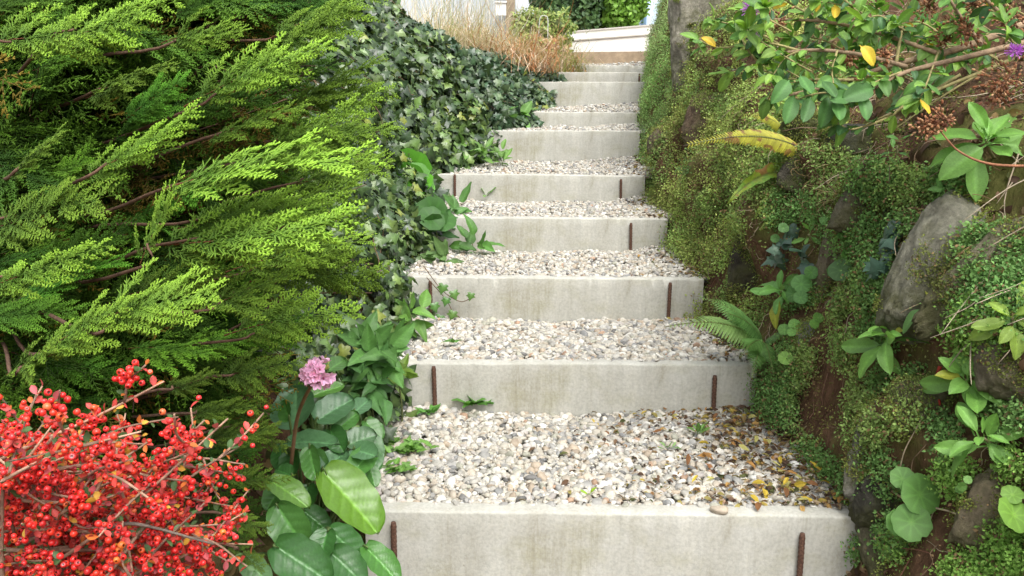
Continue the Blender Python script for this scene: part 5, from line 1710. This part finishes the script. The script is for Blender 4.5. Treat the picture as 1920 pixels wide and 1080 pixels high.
PT = [blade(1, lambda u, w=w: w * np.clip(np.sin(np.clip(u * 0.95 + 0.03, 0, 1) ** 0.62 * math.pi), 0, 1) ** 0.9 + 0.005, 20, 9, 0.16, cu, 0.02, rib=1.25, seed=k, vein=0.25) for k, (w, cu) in enumerate(((0.25, 0.3), (0.22, 0.5), (0.28, 0.1), (0.24, -0.1)))]
PT_ME = [mesh_np('leaf', t[0], t[1], M_leaf, t[2]) for t in PT]
left_plant('pointed_leaf_plant', 'bushy green plant with pointed leaves by the end of the second board', 705, 650, 2.42, 34, 66, (0.11, 0.25, 0.06), PT_ME, M_leaf, 0.15, tall=0.05)
left_plant('pointed_leaf_plant', 'lower dark pointed leaves beneath the bushy plant, above the broad leaves', 690, 712, 2.35, 20, 60, (0.075, 0.18, 0.05), PT_ME, M_leaf, 0.12, tall=0.04)
left_plant('pointed_leaf_plant', 'yellowish small leaves at the second board\'s left stake', 745, 700, 2.55, 7, 42, (0.17, 0.27, 0.045), PT_ME, M_leaf, 0.1)
left_plant('pointed_leaf_plant', 'light green pointed leaves climbing beside the third board', 770, 590, 3.1, 12, 50, (0.13, 0.27, 0.05), PT_ME, M_leaf, 0.1, tall=0.04)
left_plant('lobed_leaf_plant', 'green lobed leaves hanging over the left end of the fourth board', 885, 455, 4.0, 12, 44, (0.09, 0.21, 0.045), PT_ME, M_leaf, 0.1, tall=0.05)
left_plant('lobed_leaf_plant', 'soft green lobed leaves at the ivy edge beside the fourth tread', 850, 390, 4.35, 14, 40, (0.10, 0.22, 0.06), PT_ME, M_leaf, 0.15, tall=0.08)
left_plant('lobed_leaf_plant', 'mixed green leaves below the round-leaved plant', 800, 420, 4.05, 16, 48, (0.08, 0.19, 0.06), PT_ME, M_leaf, 0.2, tall=0.1)
left_plant('lobed_leaf_plant', 'pale leaves spreading near the end of the third tread', 830, 475, 3.75, 12, 36, (0.13, 0.23, 0.07), PT_ME, M_leaf, 0.1, tall=0.04)
left_plant('round_leaf_plant', 'bright green plant with big round leaves beside the fifth board', 780, 335, 4.3, 6, 36, (0.11, 0.33, 0.03), RND_ME, M_gloss, 0.3, (0.3, -0.9, 0.3), tall=0.07, el0=0.0)
left_plant('round_leaf_plant', 'round dark green leaves lower down in the ivy by the fourth board', 815, 410, 4.0, 4, 28, (0.06, 0.17, 0.03), RND_ME, M_gloss, 0.2, (0.3, -0.9, 0.3), tall=0.05)
left_plant('nettle', 'fresh green nettle shoot below the upper ivy at the sixth board', 975, 205, 6.2, 12, 30, (0.16, 0.33, 0.07), PT_ME, M_leaf, 0.15, (0.1, -0.3, 1), tall=0.08)
left_plant('nettle', 'fresh green nettle shoot left of the sixth board', 945, 210, 6.0, 10, 30, (0.15, 0.30, 0.08), PT_ME, M_leaf, 0.15, (0.1, -0.3, 1), tall=0.08)
for k, (px, py, Y) in enumerate([(868, 290, 5.3), (905, 292, 5.35), (940, 298, 5.4)]):
    left_plant('weed', ['spiky green weed leftmost of three at the back of the fifth tread', 'spiky green weed, middle of three at the back of the fifth tread', 'low green weed at the foot of the sixth board'][k], px, py, Y, 16, 34 - 6 * (k == 2), (0.16, 0.30, 0.07), LAN_ME, M_leaf, 0.06, (0, -0.3, 1), 'weed', 0.3)


def gravel_z(x, y):
    for i, xl, xr, y0, y1 in TREADS:
        if y0 <= y <= y1: return float(tread_z(i, np.array(x), (y - y0) / (y1 - y0))) if i >= 0 else 0.0
    return float(z_smooth(y))


def on_gravel(px, py):
    best = None
    for i, xl, xr, y0, y1 in TREADS:
        for t in np.linspace(0, 1, 60):
            y = y0 + t * (y1 - y0); p = at(px, py, y)
            e = abs(p[2] - gravel_z(p[0], y))
            if best is None or e < best[0]: best = (e, p)
    return best[1]


def weed(label, px, py, n, lpx, col, mesh_set=PT_ME, spread=0.03, el=0.35):
    p = on_gravel(px, py)
    t = thing('weed', label, 'weed', p, 'weeds in the gravel')
    L = lpx / FPX * p[1]
    for k in range(n):
        a = k * 2.4 + U(-0.3, 0.3)
        d = np.array([math.cos(a), math.sin(a), U(0.15, 3 * el)])
        b = p + np.array([math.cos(a * 1.7), math.sin(a * 1.3), 0]) * spread * U(0, 1) + [0, 0, 0.016]
        obj('leaf', mesh_set[rng.integers(len(mesh_set))], t, mat4(frames(d, (0, -0.2, 1))[0], b, float(L * U(0.7, 1.25))), np.array(col) * U(0.75, 1.25))


weed('green rounded weed against the foot of the second board', 890, 765, 16, 30, (0.10, 0.24, 0.045), spread=0.05)
weed('small green weed rosette in the gravel near the left stake', 805, 782, 12, 24, (0.11, 0.27, 0.05), spread=0.02)
weed('light green creeping weed spreading over gravel beside broad leaves', 765, 850, 40, 26, (0.17, 0.33, 0.07), spread=0.085, el=0.25)
weed('creeping weed patch behind the broad leaves on the first tread', 745, 890, 22, 22, (0.15, 0.30, 0.06), spread=0.06, el=0.25)
weed('tiny weed clump alone in the middle of the second tread', 850, 650, 6, 18, (0.12, 0.26, 0.06), spread=0.012)
weed('thin seedling standing in the leaf litter of the first tread', 1310, 822, 8, 26, (0.16, 0.30, 0.07), LAN_ME, 0.02, 0.8)
weed('pale tiny seedling near the thin one on the first tread', 1252, 850, 6, 18, (0.20, 0.32, 0.12), LAN_ME, 0.02, 0.8)
weed('small weed at the foot of the fifth board', 912, 372, 6, 20, (0.14, 0.27, 0.07), LAN_ME, 0.02, 0.6)
weed('small leafy weed by the gravel edge above the broad leaves', 720, 790, 14, 28, (0.06, 0.15, 0.045), spread=0.04)
weed('single lime leaf poking up at the edge of the nearest board', 1105, 938, 2, 22, (0.30, 0.48, 0.03), LAN_ME, 0.003, 0.9)

# ivy shoots hanging over the third board
Ys = SY[2] - 0.03
for lab, pts, ends in [('thin ivy shoot curving across the face of the third board', [(795, 500), (830, 545), (862, 565), (882, 560)], [(884, 556), (850, 552), (832, 540)]),
                       ('second ivy shoot hanging lower on the third board', [(800, 520), (835, 560), (850, 585), (866, 598)], [(838, 565), (850, 590), (826, 598), (814, 575)])]:
    s = bez([at(*p, Ys - 0.01) for p in pts], 6)
    t = thing('ivy_shoot', lab, 'ivy', s[0], 'ivy shoots on the third board')
    build('stem', tube(s, 0.0018, 5, (0.15, 0.09, 0.05)), M_bark, t)
    me = mesh_np('leaf', *IVY[1][:2], M_ivy, IVY[1][2])
    for (x, y) in ends:
        obj('leaf', me, t, mat4(frames(np.array([U(-0.4, 0.4), -0.2, -1]), (0.2, -1, 0.5))[0], at(x, y - 6, Ys - 0.02), U(0.03, 0.045)), (0.08 * U(0.8, 1.4), 0.2, 0.04))

# ------------------------------------------------------------------ fallen leaves on the gravel
FT = [blade(1, lambda u: oval(u, 0.22), 8, 5, 0.25, c, 0.03, rib=0.8, seed=k) for k, c in enumerate((0.35, -0.25, 0.5))]
F_ME = [mesh_np('fallen_leaf', t[0], t[1], M_dry, t[2]) for t in FT]
KIND = [((0.62, 0.45, 0.06), 'yellow'), ((0.30, 0.14, 0.06), 'brown'), ((0.42, 0.22, 0.07), 'orange'), ((0.50, 0.46, 0.16), 'pale olive')]
for k in range(76):
    y = U(772, 958)
    x = np.interp(y, [770, 860, 960], [1440, 1530, 1600]) - abs(rng.normal()) * 150
    p = on_gravel(x, y)
    c, nm = KIND[k % 4]
    zone = 'below the second board' if y < 825 else 'on the front edge of the first tread' if y > 915 else 'in the middle of the first tread'
    d = np.array([U(-1, 1), U(-1, 1), U(-0.15, 0.3)])
    o = obj('fallen_leaf', F_ME[k % 3], None, mat4(frames(d, np.array([0, -0.1, 1]) + rng.normal(size=3) * 0.35)[0], p + [0, 0, 0.018], float(U(0.018, 0.040))), np.array(c) * U(0.75, 1.15))
    tag(o, f'{nm} fallen leaf lying on the gravel {zone}', 'fallen leaf', 'fallen leaves scattered on the gravel by the bank')
geo = []
for i, xl, xr, y0, y1 in TREADS[1:6]:                        # crumbs against the bank and the boards
    n = 1400 if i == 0 else 260
    X = xr - np.abs(rng.normal(size=n)) * (0.28 if i == 0 else 0.09); Yp = U(y0, y1, n)
    P = np.stack([X, Yp, [gravel_z(a, b) + 0.009 for a, b in zip(X, Yp)]], 1)
    LIT = DEAD + [(0.46, 0.34, 0.08), (0.40, 0.24, 0.08), (0.36, 0.30, 0.10), (0.28, 0.15, 0.06)]
    c = np.array(LIT)[rng.integers(0, len(LIT), n)] * U(0.6, 1.3, (n, 1))
    geo.append(scatter(FT[0], frames(rng.normal(size=(n, 3)) * [1, 1, 0.2], rng.normal(size=(n, 3)) * 0.4 + [0, 0, 1]), P, U(0.010, 0.030, n), c))
o = build('leaf_litter', merge(geo), M_dry)
tag(o, 'crumbled brown leaf bits over the gravel along the bank', 'leaf litter', kind='stuff')
